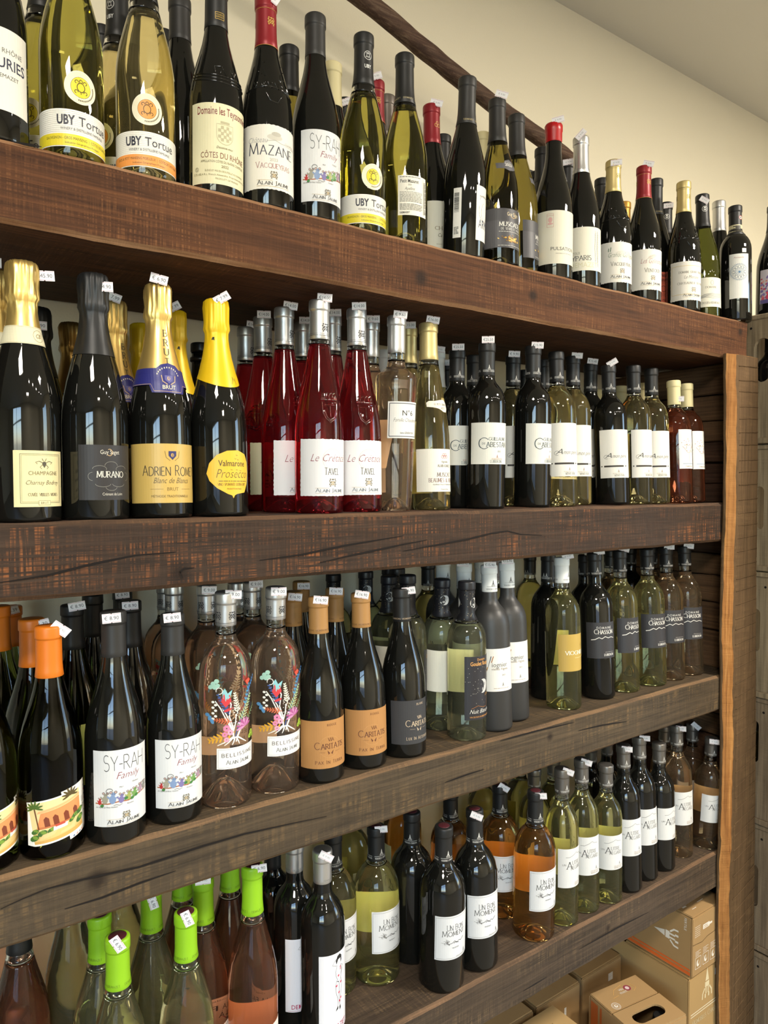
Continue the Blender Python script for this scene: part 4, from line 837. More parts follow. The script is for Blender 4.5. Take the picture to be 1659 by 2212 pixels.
 ('viogY', 3, 1.1225, 0.9547, 0.2978, 48, 0.032, ('', 12, 6, 15), "yellow wine bottle with white capsule and plain gold label"),
 ('chasK', 3, 1.2695, 1.0250, 0.2897, 62, 0.000, ('', 10, 4, 8), "red wine bottle with slate black label, left one of the dark pair"),
 ('chasK', 3, 1.2376, 0.9607, 0.2997, 25, 0.050, ('', 10, 6, 8), "red wine bottle with slate black label, right one of the dark pair"),
 ('chasP', 3, 1.4746, 1.1148, 0.2820, 60, 0.000, None, "rear rosé neck with dark capsule, right behind the dark slate label pair"),
 ('chasW', 3, 1.3206, 0.9594, 0.3002, 45, 0.050, ('', 10, 8, -14), "white wine bottle with slate black label, first after the dark pair"),
 ('chasK', 3, 1.6275, 1.1651, 0.2757, 60, 0.000, None, "dark capsule in the back row between the two white slate label bottles"),
 ('chasW', 3, 1.4100, 0.9539, 0.2996, 33, 0.050, None, "white wine bottle with slate black label, second after the dark pair"),
 ('chasP', 3, 1.6178, 1.0964, 0.2840, 60, 0.000, None, "dark capsule in the back row left of the pale rosé slate label bottles"),
 ('chasP', 3, 1.4877, 0.9574, 0.2995, 24, 0.050, ('', 8, 4, 0), "pale rosé bottle with slate black label, left one of the last two"),
 ('chasP', 3, 1.5619, 0.9571, 0.2977, 22, 0.050, ('', 10, 4, -4), "pale rosé bottle with slate black label, last one at the right end"),
 ('roseB', 4, 0.1339, 1.1380, 0.3100, 30, 0.000, None, "orange-pink bottle cut by the lower left frame corner"),
 ('roseB', 4, 0.1519, 1.0650, 0.3020, 32, 0.000, None, "orange-pink bottle with dark lettering on tan band, lower left corner"),
 ('whiteBu', 4, 0.2218, 1.0860, 0.3250, 60, 0.000, None, "gold-green bottle without visible capsule, left of the lime green capsules"),
 ('greenW', 4, 0.2441, 1.0150, 0.2746, 60, 0.000, None, "pale bottle with leftmost lime green capsule, cut by the beam"),
 ('greenW', 4, 0.2483, 0.9420, 0.2793, 60, 0.000, ('€ 6.90', 0, 2, -62), "pale bottle with the lowest lime green capsule in the picture"),
 ('whiteBu', 4, 0.3007, 1.1200, 0.3220, 95, 0.000, None, "pale bottle with cream label far back, behind the lowest lime green capsule"),
 ('greenW', 4, 0.3196, 1.0300, 0.2830, 70, 0.000, ('€ 6.90', 2, -14, -75), "pale bottle with lime green capsule touching the beam, sideways tag"),
 ('greenW', 4, 0.3400, 0.9450, 0.2781, 60, 0.000, ('€ 6.90', 2, 2, -70), "pale front bottle with lime green capsule beside the rosé bottles"),
 ('greenR', 4, 0.3834, 1.0800, 0.2850, 60, 0.000, None, "rosé bottle with barely visible lime green capsule, furthest left of the rosés"),
 ('greenR', 4, 0.3875, 1.0030, 0.2850, 52, 0.000, ('', 0, 6, 0), "rosé bottle with lime green capsule, its label cropped by the bottle in front"),
 ('greenR', 4, 0.4541, 1.0600, 0.2850, 60, 0.000, None, "rear rosé with only a lime capsule rim, left of the pink bird label"),
 ('greenR', 4, 0.4438, 0.9550, 0.3077, 26, 0.000, ('€ 6.90', 10, 2, 4), "rosé bottle with lime green capsule and pink bird label"),
 ('bkbord', 4, 0.5423, 1.0860, 0.2700, 60, 0.000, None, "black bottle half hidden between the pink bird label and the silver capsules"),
 ('demK', 4, 0.5458, 1.0150, 0.2880, 24, 0.000, None, "black bottle with silver capsule and heart drawing, rear one of the pair"),
 ('demK', 4, 0.5567, 0.9450, 0.3009, 40, 0.000, ('', 6, -2, -28), "black bottle with silver capsule and heart-covered figure, front one of the pair"),
 ('ubmW', 4, 0.6339, 1.0400, 0.2680, 38, 0.000, None, "yellow bottle with framed label, half hidden behind the silver capsule pair"),
 ('ubmW', 4, 0.7376, 1.1500, 0.2680, 60, 0.000, None, "yellow bottle in the back row, left of the fully visible yellow framed label bottle"),
 ('ubmW', 4, 0.7132, 1.0212, 0.2627, 38, 0.015, ('', 9, 2, 5), "yellow bottle with fully visible framed white label"),
 ('ubmR', 4, 0.8793, 1.1700, 0.2680, 90, 0.000, None, "amber bottle in the back row behind the plain black bottle"),
 ('ubmK', 4, 0.7966, 1.0300, 0.2638, 102, 0.000, None, "plain black bottle behind, left of the foremost framed label bottle"),
 ('ubmK', 4, 0.7944, 0.9425, 0.2744, 32, -0.022, None, "dark bottle with framed white label, standing furthest forward at the beam edge"),
 ('ubmR', 4, 0.9418, 1.0900, 0.2450, 40, 0.000, None, "amber bottle in the back row, between the two dark framed label bottles"),
 ('ubmK', 4, 0.8801, 0.9465, 0.2758, 30, 0.021, ('', 4, -4, -20), "dark bottle with framed white label and tag, right of the foremost one"),
 ('uarW', 4, 1.1046, 1.1700, 0.2450, 8, 0.000, None, "pale bottle with hill line label in the back row, left of the amber pair"),
 ('ubmR', 4, 1.0253, 1.0321, 0.2565, 22, 0.010, ('', 8, 2, -30), "amber bottle with framed label, rear one of the amber pair"),
 ('ubmR', 4, 1.0284, 0.9444, 0.2756, 38, -0.010, ('', 10, -2, 5), "amber bottle with framed label, front one of the amber pair at the beam edge"),
 ('uarW', 4, 1.2043, 1.1500, 0.2450, 60, 0.000, None, "yellow bottle in the back row between the two amber bottles"),
 ('uarW', 4, 1.1639, 1.0700, 0.2457, 60, 0.000, None, "yellow bottle right behind the front amber bottle's capsule"),
 ('uarW', 4, 1.2484, 1.0900, 0.2450, 60, 0.000, None, "yellow bottle in the back row left of the three hill line whites"),
 ('uarW', 4, 1.1036, 0.9391, 0.3020, 42, 0.009, ('', 12, 0, -16), "white wine bottle with hill line label, first of three front whites"),
 ('uarK', 4, 1.3797, 1.0900, 0.2450, 60, 0.000, ('', 8, 2, 30), "dark bottle in the back row behind the second hill line white"),
 ('uarW', 4, 1.1730, 0.9419, 0.3029, 22, 0.029, ('', 10, 0, -12), "white wine bottle with hill line label, second of three front whites"),
 ('uarK', 4, 1.4472, 1.0960, 0.2450, 60, 0.000, None, "dark bottle in the back row left of the three front reds"),
 ('uarW', 4, 1.2390, 0.9360, 0.2789, 22, 0.015, None, "white wine bottle with hill line label, third of three front whites"),
 ('uarK', 4, 1.3071, 0.9356, 0.3041, 26, 0.042, ('', 8, -2, 0), "red wine bottle with hill line label, first of three front reds"),
 ('uarK', 4, 1.3739, 0.9421, 0.3068, 32, 0.046, ('', 12, 2, 2), "red wine bottle with hill line label, second of three front reds"),
 ('uarK', 4, 1.4405, 0.9433, 0.2792, 48, 0.026, None, "red wine bottle with hill line label, third of three front reds"),
 ('uarR', 4, 1.6135, 1.0500, 0.2575, 60, 0.000, None, "pale rosé in the back row left of the hill line rosés"),
 ('uarR', 4, 1.5259, 0.9520, 0.3007, 30, 0.033, ('', 10, -2, 2), "pale rosé with hill line label, left one of the last three"),
 ('uarR', 4, 1.6561, 1.0000, 0.2667, 45, 0.000, ('', 8, 2, -40), "pale rosé with hill line label, middle one of the last three, set back"),
 ('uarR', 4, 1.6171, 0.9400, 0.2611, 30, -0.050, ('', 6, -2, 0), "pale rosé with hill line label, last one beside the post"),
 ('bkbord', 1.6275, 1.7900, 0.8930, 0.2650, -20, 0.000, None, "bottle inside the topmost wooden crate, seen through its hand hole"),
 ('greenK', 0.7030, 1.7900, 0.8930, 0.2650, 0, 0.000, None, "bottle inside the fourth wooden crate, seen through its hand hole"),
 ('bkbord', 0.0050, 1.3421, 0.9287, 0.3300, 0, 0.000, None, "dark bottle inside the hand hole carton, left one of two"),
 ('bkbord', 0.0050, 1.4114, 0.9187, 0.3300, 0, 0.000, None, "dark bottle inside the hand hole carton, right one of two"),
]
# ------------------------------------------------------------------ the kinds of bottle on the shelves
K0 = '#2a2a2c'
def vig(c):       # steeple band printed round a capsule foot
    def f(i, H):
        for a in (-28, 0, 28, 56):
            steeple(i, a, H * .815 + 6, .95, c); i.line([(a - 11, H * .815 + 5.4), (a + 11, H * .815 + 5.4)], .4, c); i.caps('VIGNOBLES CHASSON', a, H * .815 + 2.2, 2.1, c, w=22, thin=.1, thick=.14)
    return f
def band(t, c, fr, h=2.6, w=17, n=4):
    def f(i, H):
        for k in range(n): i.caps(t, k * 22 - 22, H * fr, h, c, w=w, thin=.1, thick=.16, serif=False)
    return f
def uby_cap(i, H):
    i.ring(0, H - 34, 6, 6, .6, '#e8e8e4'); turtle(i, 0, H - 34, .62, '#e8e8e4', .5); i.text('UBY', 0, H - 52, 5, '#e8e8e4', w=11, b=.02)
def jaume(i, x, y, w, c=K0): i.line([(x - w / 2 - 1, y + w * .13), (x - 2, y + w * .13)], .3, '#b79a5c'); i.line([(x - w / 2 - 1, y - 2), (x + w / 2 + 1, y - 2)], .3, '#b79a5c'); i.caps('ALAIN JAUME', x, y, w * .085, c, w=w, init=1.35)
def emblem(i, H, c='#c9a64c', x=4):
    crest(i, x, H - 36, 1.15, c, c); crest(i, x - 32, H - 36, 1.15, c, c); i.line([(-44, H * .762), (44, H * .762)], .5, c); i.line([(-44, H - 19.5), (44, H - 19.5)], .4, c)
def lines(i, x0, x1, ys, h, c, seed=1):
    r = random.Random(seed)
    for y in ys:
        x = x0
        while x < x1 - 2:
            l = min(x1 - x, r.uniform(2, 6)); i.rect(x, y, x + l, y + h, c); x += l + .8
def D_generic(k, g, c, fr, pr=None, style='std', level=None):
    return body_parts(k, g, fr, level) + [cap_part(k, CAPS[c], fr, style, pr)]
def RK(k, g='black'): return rfun(dense(outer(k, g not in ('black', 'matte'))))
DESIGN = {}
def design(f): DESIGN[f.__name__] = f; return f
@design
def bk(): return D_generic('burg', 'black', 'black', .76)
@design
def bkolive(): return D_generic('burg', 'olivedk', 'black', .76)
@design
def bkcream(): return D_generic('burg', 'black', 'cream', .76)
@design
def bkred(): return D_generic('burg', 'black', 'red', .76, emblem)
@design
def bkgrey(): return D_generic('burg', 'black', 'taupe', .76, band('VIGN', '#d9d6cf', .775, w=9))
@design
def bkamber(): return D_generic('burg', 'olivedk', 'amber', .76)
@design
def bkwhitecap(): return D_generic('burg', 'pale', 'white', .76)
@design
def bkbord():
    R = RK('bord'); return D_generic('bord', 'black', 'black', .80) + [lab(R, '#e4e0d6', -30, 30, 60, 140)]
@design
def whiteBu():
    R = RK('burg', 'lemon'); return D_generic('burg', 'lemon', 'cream', .77, level=.74) + [lab(R, '#e8e2cf', -36, 36, 20, 74, lambda i: (i.text('DOMAINE', 0, 60, 4, K0, b=.02), i.text('ER', -20, 44, 8, K0, b=.02), i.text('« Drôles de Dames »', 0, 52, 3, K0))), back_label(R, 36.2, 22, 74)]
def mm_cap(i, H): i.ring(0, H - 36, 6, 6, .6, '#e8e8e4'); i.text('M', 0, H - 35, 4, '#e8e8e4', b=.03); i.text('W', 0, H - 40, 4, '#e8e8e4', b=.03)
@design
def bkmm(): return D_generic('burg', 'black', 'black', .74, mm_cap)
@design
def ries():
    R = RK('burg')
    def d(i): i.text('CÔTES DU RHÔNE', 4, 92, 5, '#6a6a66', w=60); i.text('SEIGNEURIES', 0, 76, 11, '#2b2f45', w=76, b=.01); i.text('DEMAZET', 16, 66, 4, '#55554f')
    return D_generic('burg', 'black', 'black', .76) + [lab(R, '#e6e2d6', -44, 44, 32, 118, d)]
@design
def tte():
    R = RK('burg'); return D_generic('burg', 'black', 'black', .76) + [lab(R, '#dccf98', -46, 46, 52, 152, lambda i: i.caps('COQUETTE', 0, 86, 8, '#4b4630', w=62))]
def uby(yc, g):
    def f():
        R = RK('burg', g); H = 292
        def d(i):
            for k in range(12): i.line([(-60, 27 + k * 2.1), (60, 27 + k * 2.1)], .35, '#cfccc0')
            i.rect(-60, 12, 60, 25, yc); i.text('UBY', -17, 35.5, 10, '#2b2c3a', w=20, b=.03); i.text('Tortue', 16, 35.5, 10, '#3a3b46', w=38); i.text('WINERY & DISTILLERIE FAMILIALE', 3, 29.5, 2.7, '#55555c', w=52)
            t = 'SAUVIGNON - GROS MANSENG  |  CÔTES DE GASCOGNE' if g == 'olive' else 'GROS & PETIT MANSENG MOELLEUX  |  CÔTES DE GASCOGNE'
            i.text(t, 2, 19, 3., '#3a3520', w=86); i.text('Indication Géographique Protégée', 2, 14.5, 2, '#3a3520', w=40)
        def med(i):
            for k in range(4): i.ring(0, 78, 16.8 - k * 1.3, 16.8 - k * 1.3, .25, '#d8cfae', 32)
            i.ell(0, 78, 11.2, 11.2, yc, 28); i.ring(0, 78, 11.2, 11.2, .4, '#6a5a20', 28); turtle(i, 0, 78, 1.25, '#4a3f14', .95)
            for k in range(16): a = radians(-100 + k * 7.5); i.rect(14.2 * cos(a) - .5, 78 + 14.2 * sin(a) - .8, 14.2 * cos(a) + .5, 78 + 14.2 * sin(a) + .8, '#55503c')
        return D_generic('burg', g, 'black', .745, uby_cap, level=.70) + [lab(R, '#efece2', -60, 60, 11, 52, d, rough=.45), lab(R, '#f0e8cc', 0, 0, 0, 0, med, name='round_sticker', pts=arc(0, 78, 18.3, 18.3, 0, 355, 40), rough=.4)]
    return f
DESIGN['ubyY'] = uby('#e3cf2e', 'olive'); DESIGN['ubyO'] = uby('#ee9a4a', 'gold')
def mk_syrah():
    R = RK('burg')
    def d(i):
        i.caps('SY-RAH', 2, 95, 18.5, '#2e2e30', w=52, thin=.05, thick=.05, serif=False, sp=.14, init=1.1); i.text('Family', 6, 84, 8.5, '#8a3f4c', w=30, sh=.35, b=-.012)
        mice(i, -33, 54, 1.12); crest(i, 2, 37, 1.0); jaume(i, 0, 28, 40)
    return D_generic('burg', 'black', 'grey', .80) + [lab(R, '#dadbdb', -38, 38, 24, 121, d)]
DESIGN['syrah'] = mk_syrah
@design
def teys():
    R = RK('burg'); H = 292
    def d(i):
        i.text('Domaine les Teyssonnières', 4, 104, 10, '#7d2f33', w=82, b=.008); c = '#b5ae8c'
        i.line(arc(0, 78, 11, 12, 180, 360, 12) + [(11, 92), (-11, 92), (-11, 78)], .7, c); i.rect(-6, 93, 6, 96, c)
        for a in range(5):
            for b in range(5):
                if (a + b) % 2: i.rect(-9 + a * 3.6, 70 + b * 4, -5.4 + a * 3.6, 74 + b * 4, c)
        i.text('Dessine-moi', 0, 60, 3, '#55502f', sh=.3); i.text('CÔTES DU RHÔNE', 0, 47, 7.5, '#80513c', w=64); i.text('APPELLATION CÔTES DU RHÔNE CONTRÔLÉE', 0, 41, 3, '#6a6040', w=64); i.text('2022', 0, 35, 3.4, '#6a6040'); i.text('ÉLEVÉ ET MIS EN BOUTEILLE AU DOMAINE', 2, 29, 2.4, '#8a8058', w=56); i.text('E.A.R.L. Franck Alexandre, Propriétaire-Récoltant', 2, 24, 2.4, '#8a8058', w=70); i.text('PRODUCT OF FRANCE', 4, 19, 2.2, '#8a8058'); i.ring(-38, 32, 2.6, 2.6, .4, '#55502f', 14); i.text('S', -38, 30.6, 3, '#55502f'); i.text('13,5% vol', -38, 24, 3, '#8a8058', w=10)
    L = [[(-46 + k * 4, 148 + r * 4.5 + .0012 * (-46 + k * 4) ** 2 * 2) for k in range(24)] for r in range(3)]
    L += [[(-12, 158), (-12, 170), (-4, 170)], [(-6, 158), (-2, 171), (3, 158)], [(8, 158), (10, 170), (14, 160), (18, 170), (21, 158)]]
    return D_generic('burg', 'black', 'black', .79, lambda i, H: (i.frame(-6, H - 52, 6, H - 43, .6, '#c9a64c'), i.text('VIGNERON', 0, H - 47, 2, '#c9a64c', w=10), i.text('INDÉPENDANT', 0, H - 50, 2, '#c9a64c', w=10))) + [lab(R, '#e3dcb6', -47, 47, 13, 119, d), ('embossing', ridges('embossing', L, R, 1.9, 1.5), GLS['black'], [])]
EMB = [[(-40 + k * 4, 160 - .004 * (-40 + k * 4) ** 2) for k in range(21)], [(-18, 182), (18, 196), (-10, 196), (20, 176), (-18, 182)], [(-14, 178), (22, 190)], [(-10, 186), (-10, 176), (14, 172), (14, 182)], [(-10, 152), (-4, 140), (6, 138), (14, 150)]] + [[(x, 166), (x + 3, 158), (x + 6, 166)] for x in (-26, -16, -6, 4, 14, 24)] + [[(x, 158), (x, 166)] for x in (-21, -11, -1, 9, 19)]
def alain(name, txt, tc, extra, capn, em=True, gl='black', em2=None):
    def f():
        R = RK('burg', gl)
        return D_generic('burg', gl, capn, .762, (lambda i, H: emblem(i, H, '#8a7a3a' if capn == 'gold' else '#c9a64c'))) + [lab(R, '#e6e2d8', -48, 48, 23, 108, extra, dk=True)] + ([('embossing', ridges('embossing', EMB, R, 1.9, 1.5), GLS['black'], [])] if em else [])
    DESIGN[name] = f
def d_mazane(i):
    i.text('Château', -22, 84, 7, '#8d8d92', w=28, sh=.3, b=-.012); i.caps('MAZANE', -2, 68, 12.5, '#3a3d4c', w=66, thin=.07, thick=.13, serif=False, init=1.25); i.ell(2, 92, 11, 4, '#c9c5b8', 14); i.ell(4, 96, 7, 3, '#b9b5a8', 12); i.line([(-10, 86), (2, 88), (12, 85), (30, 87), (40, 84)], .5, '#9d9a90')
    for k in range(4): i.frame(18 + k * 5, 84, 21 + k * 5, 88, .3, '#b0ada3')
    i.text('2023', 0, 60, 4, '#b9b5a8'); i.caps('VACQUEYRAS', 0, 51, 6, '#b08a86', w=50, init=1.25); crest(i, 0, 42, 1.1); jaume(i, 0, 29, 46)
alain('mazane', '', '', d_mazane, 'red')
def d_grande(i): i.text('Grande Garrigue', 2, 76, 10, '#5f7a62', w=60, sh=.4, b=-.014); i.ell(4, 84, 18, 6, '#d3d0c4', 16); i.line([(-28, 88), (-27, 95)], 1.4, '#3f6a4c'); i.line([(-24, 88), (-23, 97)], 1.4, '#3f6a4c'); i.ell(38, 92, 5, 5, '#3f7a5a', 12); i.caps('VACQUEYRAS', 0, 58, 6.4, '#6d6a60', w=46, init=1.3); crest(i, 0, 47, 1.1); jaume(i, 0, 33, 46)
def d_lesg(i): i.text('Les Gélinottes', 4, 78, 10, '#a35c62', w=56, sh=.45, b=-.014); i.ell(0, 92, 10, 4, '#cfc8bc', 12, 20); i.line([(-14, 84), (-4, 92), (8, 96)], .6, '#a8a49a'); i.caps('VENTOUX', 2, 60, 6.4, '#6d6a60', w=36, init=1.3); crest(i, 2, 48, 1.1); jaume(i, 0, 34, 46)
def d_chatn(i): i.frame(-44, 36, 44, 98, .9, '#dcc88c'); i.caps('DOMAINE GRAND VENEUR', 2, 82, 4.4, '#7d7a70', w=60); i.text('Le Miocène', 0, 70, 7, '#55524a', w=34, sh=.4, b=-.012); i.caps('CHATEAUNEUF DU PAPE', 2, 58, 4.6, '#8d8a80', w=66); crest(i, 4, 46, 1.1); jaume(i, 2, 32, 42)
alain('grande', '', '', d_grande, 'gold'); alain('lesg', '', '', d_lesg, 'red', em=False); alain('chatn', '', '', d_chatn, 'gold')
@design
def petitW():
    R = RK('burg', 'olive')
    def d(i):
        lines(i, -22, 14, [95], 1., '#6a6a60', 3); i.text('Petit Mazuret', -6, 87, 5, '#33332e', w=30, b=.01); i.text('2023', -6, 83, 2, '#55554f'); i.text('Apolline', -6, 76, 4.6, '#33332e', w=16, sh=.3, b=-.01)
        lines(i, -22, 16, [73 - k * 2.0 for k in range(8)], .8, '#8d8d84', 4); lines(i, -22, 16, [55 - k * 2.0 for k in range(5)], .8, '#8d8d84', 5); i.text('DEMAZET', -14, 41.5, 2.4, '#33332e', b=.02)
        i.line([(18, 42), (18, 96)], .3, '#55554f'); lines(i, 19.5, 24, [44 + k * 2 for k in range(24)], 1.1, '#6a6a60', 6)
    return D_generic('burg', 'olive', 'black', .737, band('DEMAZET', '#b9ac88', .755), level=.72) + [lab(R, '#ece8da', -25, 26, 39, 98, d)]
@design
def chate():
    R = RK('burg')
    def clover(i, H):
        for (a, b) in ((0, 3), (-3, -1), (3, -1)): i.ring(a + 2, H - 38 + b, 2.8, 2.8, .7, '#d8b45a', 14)
    def d(i): i.caps('CHÂTEAU', 4, 62, 6, '#8a7d62', w=44); i.line([(4, 70), (0, 78), (4, 90), (8, 78), (4, 70)], .4, '#9d9680'); i.text('Caraguilhes', 4, 50, 6, '#6a6350', w=34, sh=.3); i.text('MIS EN BOUTEILLE AU CHÂTEAU', 4, 36, 2.4, '#9d9680', w=40)
    return D_generic('burg', 'black', 'red', .76, clover) + [lab(R, '#e2dfcf', -42, 42, 26, 112, d)]
@design
def arma():
    R = RK('burg')
    def bar(i):
        r = random.Random(2); x = 0
        for k in range(34): i.rect(-72.5, 70 + k * .9, -64, 70 + k * .9 + r.choice((.25, .4, .6)), '#2a2a2a')
        lines(i, -72, -64, [36 + k * 2 for k in range(6)], .9, '#55554f', 8)
    def d(i):
        c = '#8d8a84'
        i.line(arc(-14, 92, 12, 8, 0, 180, 10), .6, c); i.line(arc(-14, 76, 14, 18, 160, 380, 14), .6, c); i.line(arc(-14, 74, 8, 14, 100, 330, 12), .5, c); i.text('ARMA', -12, 48, 13, '#3b4058', w=34)
        for k in range(9): i.ell(-26 + k * 3, 98, 1.1, 1.1, c, 8)
    return D_generic('burg', 'black', 'grey', .74, band('DEMAZET', '#b9a878', .755)) + [lab(R, '#e6e3da', -34, 34, 28, 114, d), lab(R, '#eceae2', -3, 3, 0, 1, bar, name='barcode_label', pts=[(-74, 30), (-60, 30), (-60, 108), (-74, 108)])]
@design
def musc():
    R = RK('burg', 'olivedk')
    def d(i):
        i.rect(-52, 74, 52, 94, '#3b3a3d'); i.text('Guy Saget', 4, 82, 6, '#d9c8a0', w=26); i.line(arc(4, 84, 6, 5, 200, 420, 10), .7, '#c9a050'); i.caps('MUSCADET', 2, 64, 7, '#e6e3da', w=50); i.caps('DE SEVRE ET MAINE', 2, 58, 3.6, '#cfccc4', w=44); lines(i, -24, 28, [54.5], 1., '#bdbab2', 3)
        r = random.Random(4)
        for k in range(60): i.ell(r.gauss(2, 8), 40 + abs(r.gauss(0, 4)) - (2 if k % 2 else 0), r.uniform(1, 3), r.uniform(.5, 1.2), r.choice(('#d9a93e', '#b98428', '#e9c668', '#8d6420')), 7, r.uniform(-30, 30))
        lines(i, -26, 30, [31], .9, '#bdbab2', 5)
    def nk(i): i.text('2023', 0, 168, 5.5, '#e0ddd4', b=.015); i.text('GRAND VIN DE LOIRE', 0, 175, 1.8, '#cfccc4', w=14)
    npts = [(-24, 163), (-10, 163), (0, 160), (10, 162), (18, 166), (18, 172), (10, 178), (2, 181), (-6, 178), (-10, 173), (-24, 173)]
    return D_generic('burg', 'olivedk', 'grey', .741) + [lab(R, '#4a494c', -52, 52, 28, 94, d, rough=.45), lab(R, '#5d5c60', 0, 0, 0, 0, nk, name='neck_label', pts=npts, rough=.45)]
@design
def puls():
    R = RK('burg')
    def d(i): i.text('PULSATION', 0, 50, 6, '#55534c', w=50, b=.005); lines(i, -16, 18, [44], 1, '#a8a498', 2); i.frame(-32, 92, -20, 116, .5, '#c98f86'); i.ell(-26, 105, 4, 5, '#d9aaa2', 12); i.ell(-26, 98, 5, 2, '#d9aaa2', 10); i.text('DOMAINE', -26, 112, 1.8, '#c98f86'); lines(i, 34, 46, [104, 98], 1, '#8d8a80', 3)
    return D_generic('burg', 'black', 'wax', .88, style='wax') + [lab(R, '#ded9c6', -52, 52, 26, 122, d)]
@design
def cypa():
    R = RK('burg')
    def d(i):
        i.text('VENTOUX', -16, 60, 5, '#8d8a78', w=24); i.caps('CYPARIS', -6, 49, 8.5, '#4d4f52', w=46); i.text('DEMAZET', 4, 36, 9, '#d3cfae', w=56)
        for (x, y0) in ((28, 40), (34, 38)):
            i.line([(x, y0), (x - 3, 70), (x - 1, 104)], .5, '#55605c')
            for k in range(16): i.line([(x - 2.4 + .04 * k, y0 + 8 + k * 3.3), (x + 1, y0 + 11 + k * 3.3)], .5, '#6d7a76')
    return D_generic('burg', 'black', 'silver', .758, band('DEMAZET', '#8d8a86', .775)) + [lab(R, '#e4e0cf', -52, 52, 30, 111, d)]
@design
def petitR():
    R = RK('burg')
    def d(i):
        i.text('Petit', 0, 82, 7, '#3d2420', w=16, b=.015); i.text('Mazuret', 0, 73, 7, '#3d2420', w=27, b=.015); lines(i, -11, 11, [69.5], .7, '#7d3a2c', 2); i.ring(0, 58, 7, 5.5, .7, '#3d2420', 16)
        for x in (-7, 7): i.ring(x, 45, 3.6, 3.6, .7, '#3d2420', 12); i.line([(x, 49), (x - 3, 54)], .7, '#3d2420')
        i.line([(0, 52), (0, 42)], .7, '#3d2420'); i.text('Merlot', 6, 33, 4, '#3d2420', sh=.3)
    return D_generic('burg', 'black', 'black', .74, band('DEMAZET', '#b9a878', .755)) + [lab(R, '#dd6a50', -20, 20, 26, 92, d)]
@design
def croz():
    R = RK('burg', 'green')
    def d(i):
        i.ring(6, 82, 3.5, 5, .6, '#8d8a80', 12); i.caps('DOMAINE', 4, 70, 4.4, '#8d8a80', w=26)
        for k in range(5): i.line([(-30 + k * 4, 46 + k * 2.6), (-10 + k * 4, 50 + k * 2.), (12, 47 + k * 2.4), (34, 52 + k * 1.6)], 1.4, '#9d9c94', .4)
        i.caps('CROZES-HERMITAGE', 4, 35, 4.4, '#7d7a70', w=46)
    return D_generic('burg', 'green', 'black', .74, mm_cap) + [lab(R, '#dfdccc', -48, 48, 28, 94, d)]
@design
def silvx():
    R = RK('burg'); return D_generic('burg', 'black', 'silver', .76, band('DEMAZET', '#8d8a86', .775)) + [lab(R, '#e2dfce', -36, 36, 34, 106, lambda i: (i.caps('OGIER', 0, 66, 9, '#55534c', w=40), i.text('2022', -10, 52, 5, '#8d8a80')))]
@design
def docg():
    R = RK('bord')
    def d(i):
        i.text('Fontanile', -1, 152, 4, '#b08a86', w=22, sh=.3); c = '#5a7fa0'
        for r in (5, 8, 18.5): i.ring(0, 118, r, r, .8, c, 32)
        i.ell(0, 118, 3, 3, c, 12)
        for k in range(12): a = 2 * pi * k / 12; i.ring(13 * cos(a), 118 + 13 * sin(a), 3.1, 3.1, .6, '#3f5c78', 12)
        for k in range(36): a = 2 * pi * k / 36; i.ell(20.4 * cos(a), 118 + 20.4 * sin(a), .8, .8, c, 6)
    def cp(i, H): i.rect(-46, H * .755, 46, H * .83, '#cfc6a0'); lines(i, -8, 8, [H * .77, H * .79, H * .81], 3, '#4a4636', 4); i.rect(-3, H * .768, 9, H * .822, '#3a3830'); i.ell(10, H - 32, 5, 5, '#c8423c', 14); i.ell(10, H - 32, 3.8, 3.8, '#e6e2d8', 12); i.ell(10, H - 32, 2, 2.6, '#22201c', 8)
    return D_generic('bord', 'black', 'black', .74, cp) + [lab(R, '#dcdcd6', -22, 22, 53, 163, d), lab(R, '#e8e8e4', 6, 16, 166, 176, name='small_sticker')]
@design
def pinkb():
    R = RK('burg')
    def d(i):
        r = random.Random(9)
        for k in range(120): i.ell(r.uniform(-38, 38), 34 + r.random() * 66, r.uniform(2, 6), r.uniform(1.5, 4), r.choice(('#d8566a', '#e58a7a', '#c9405c', '#8d7ab8', '#6f63a8', '#e8b0a8')) , 8, r.uniform(0, 90)) if True else None
        i.rect(-40, 30, 40, 40, '#5f568f')
    return D_generic('burg', 'black', 'black', .76) + [lab(R, '#d8d0d8', -42, 42, 30, 118, d)]
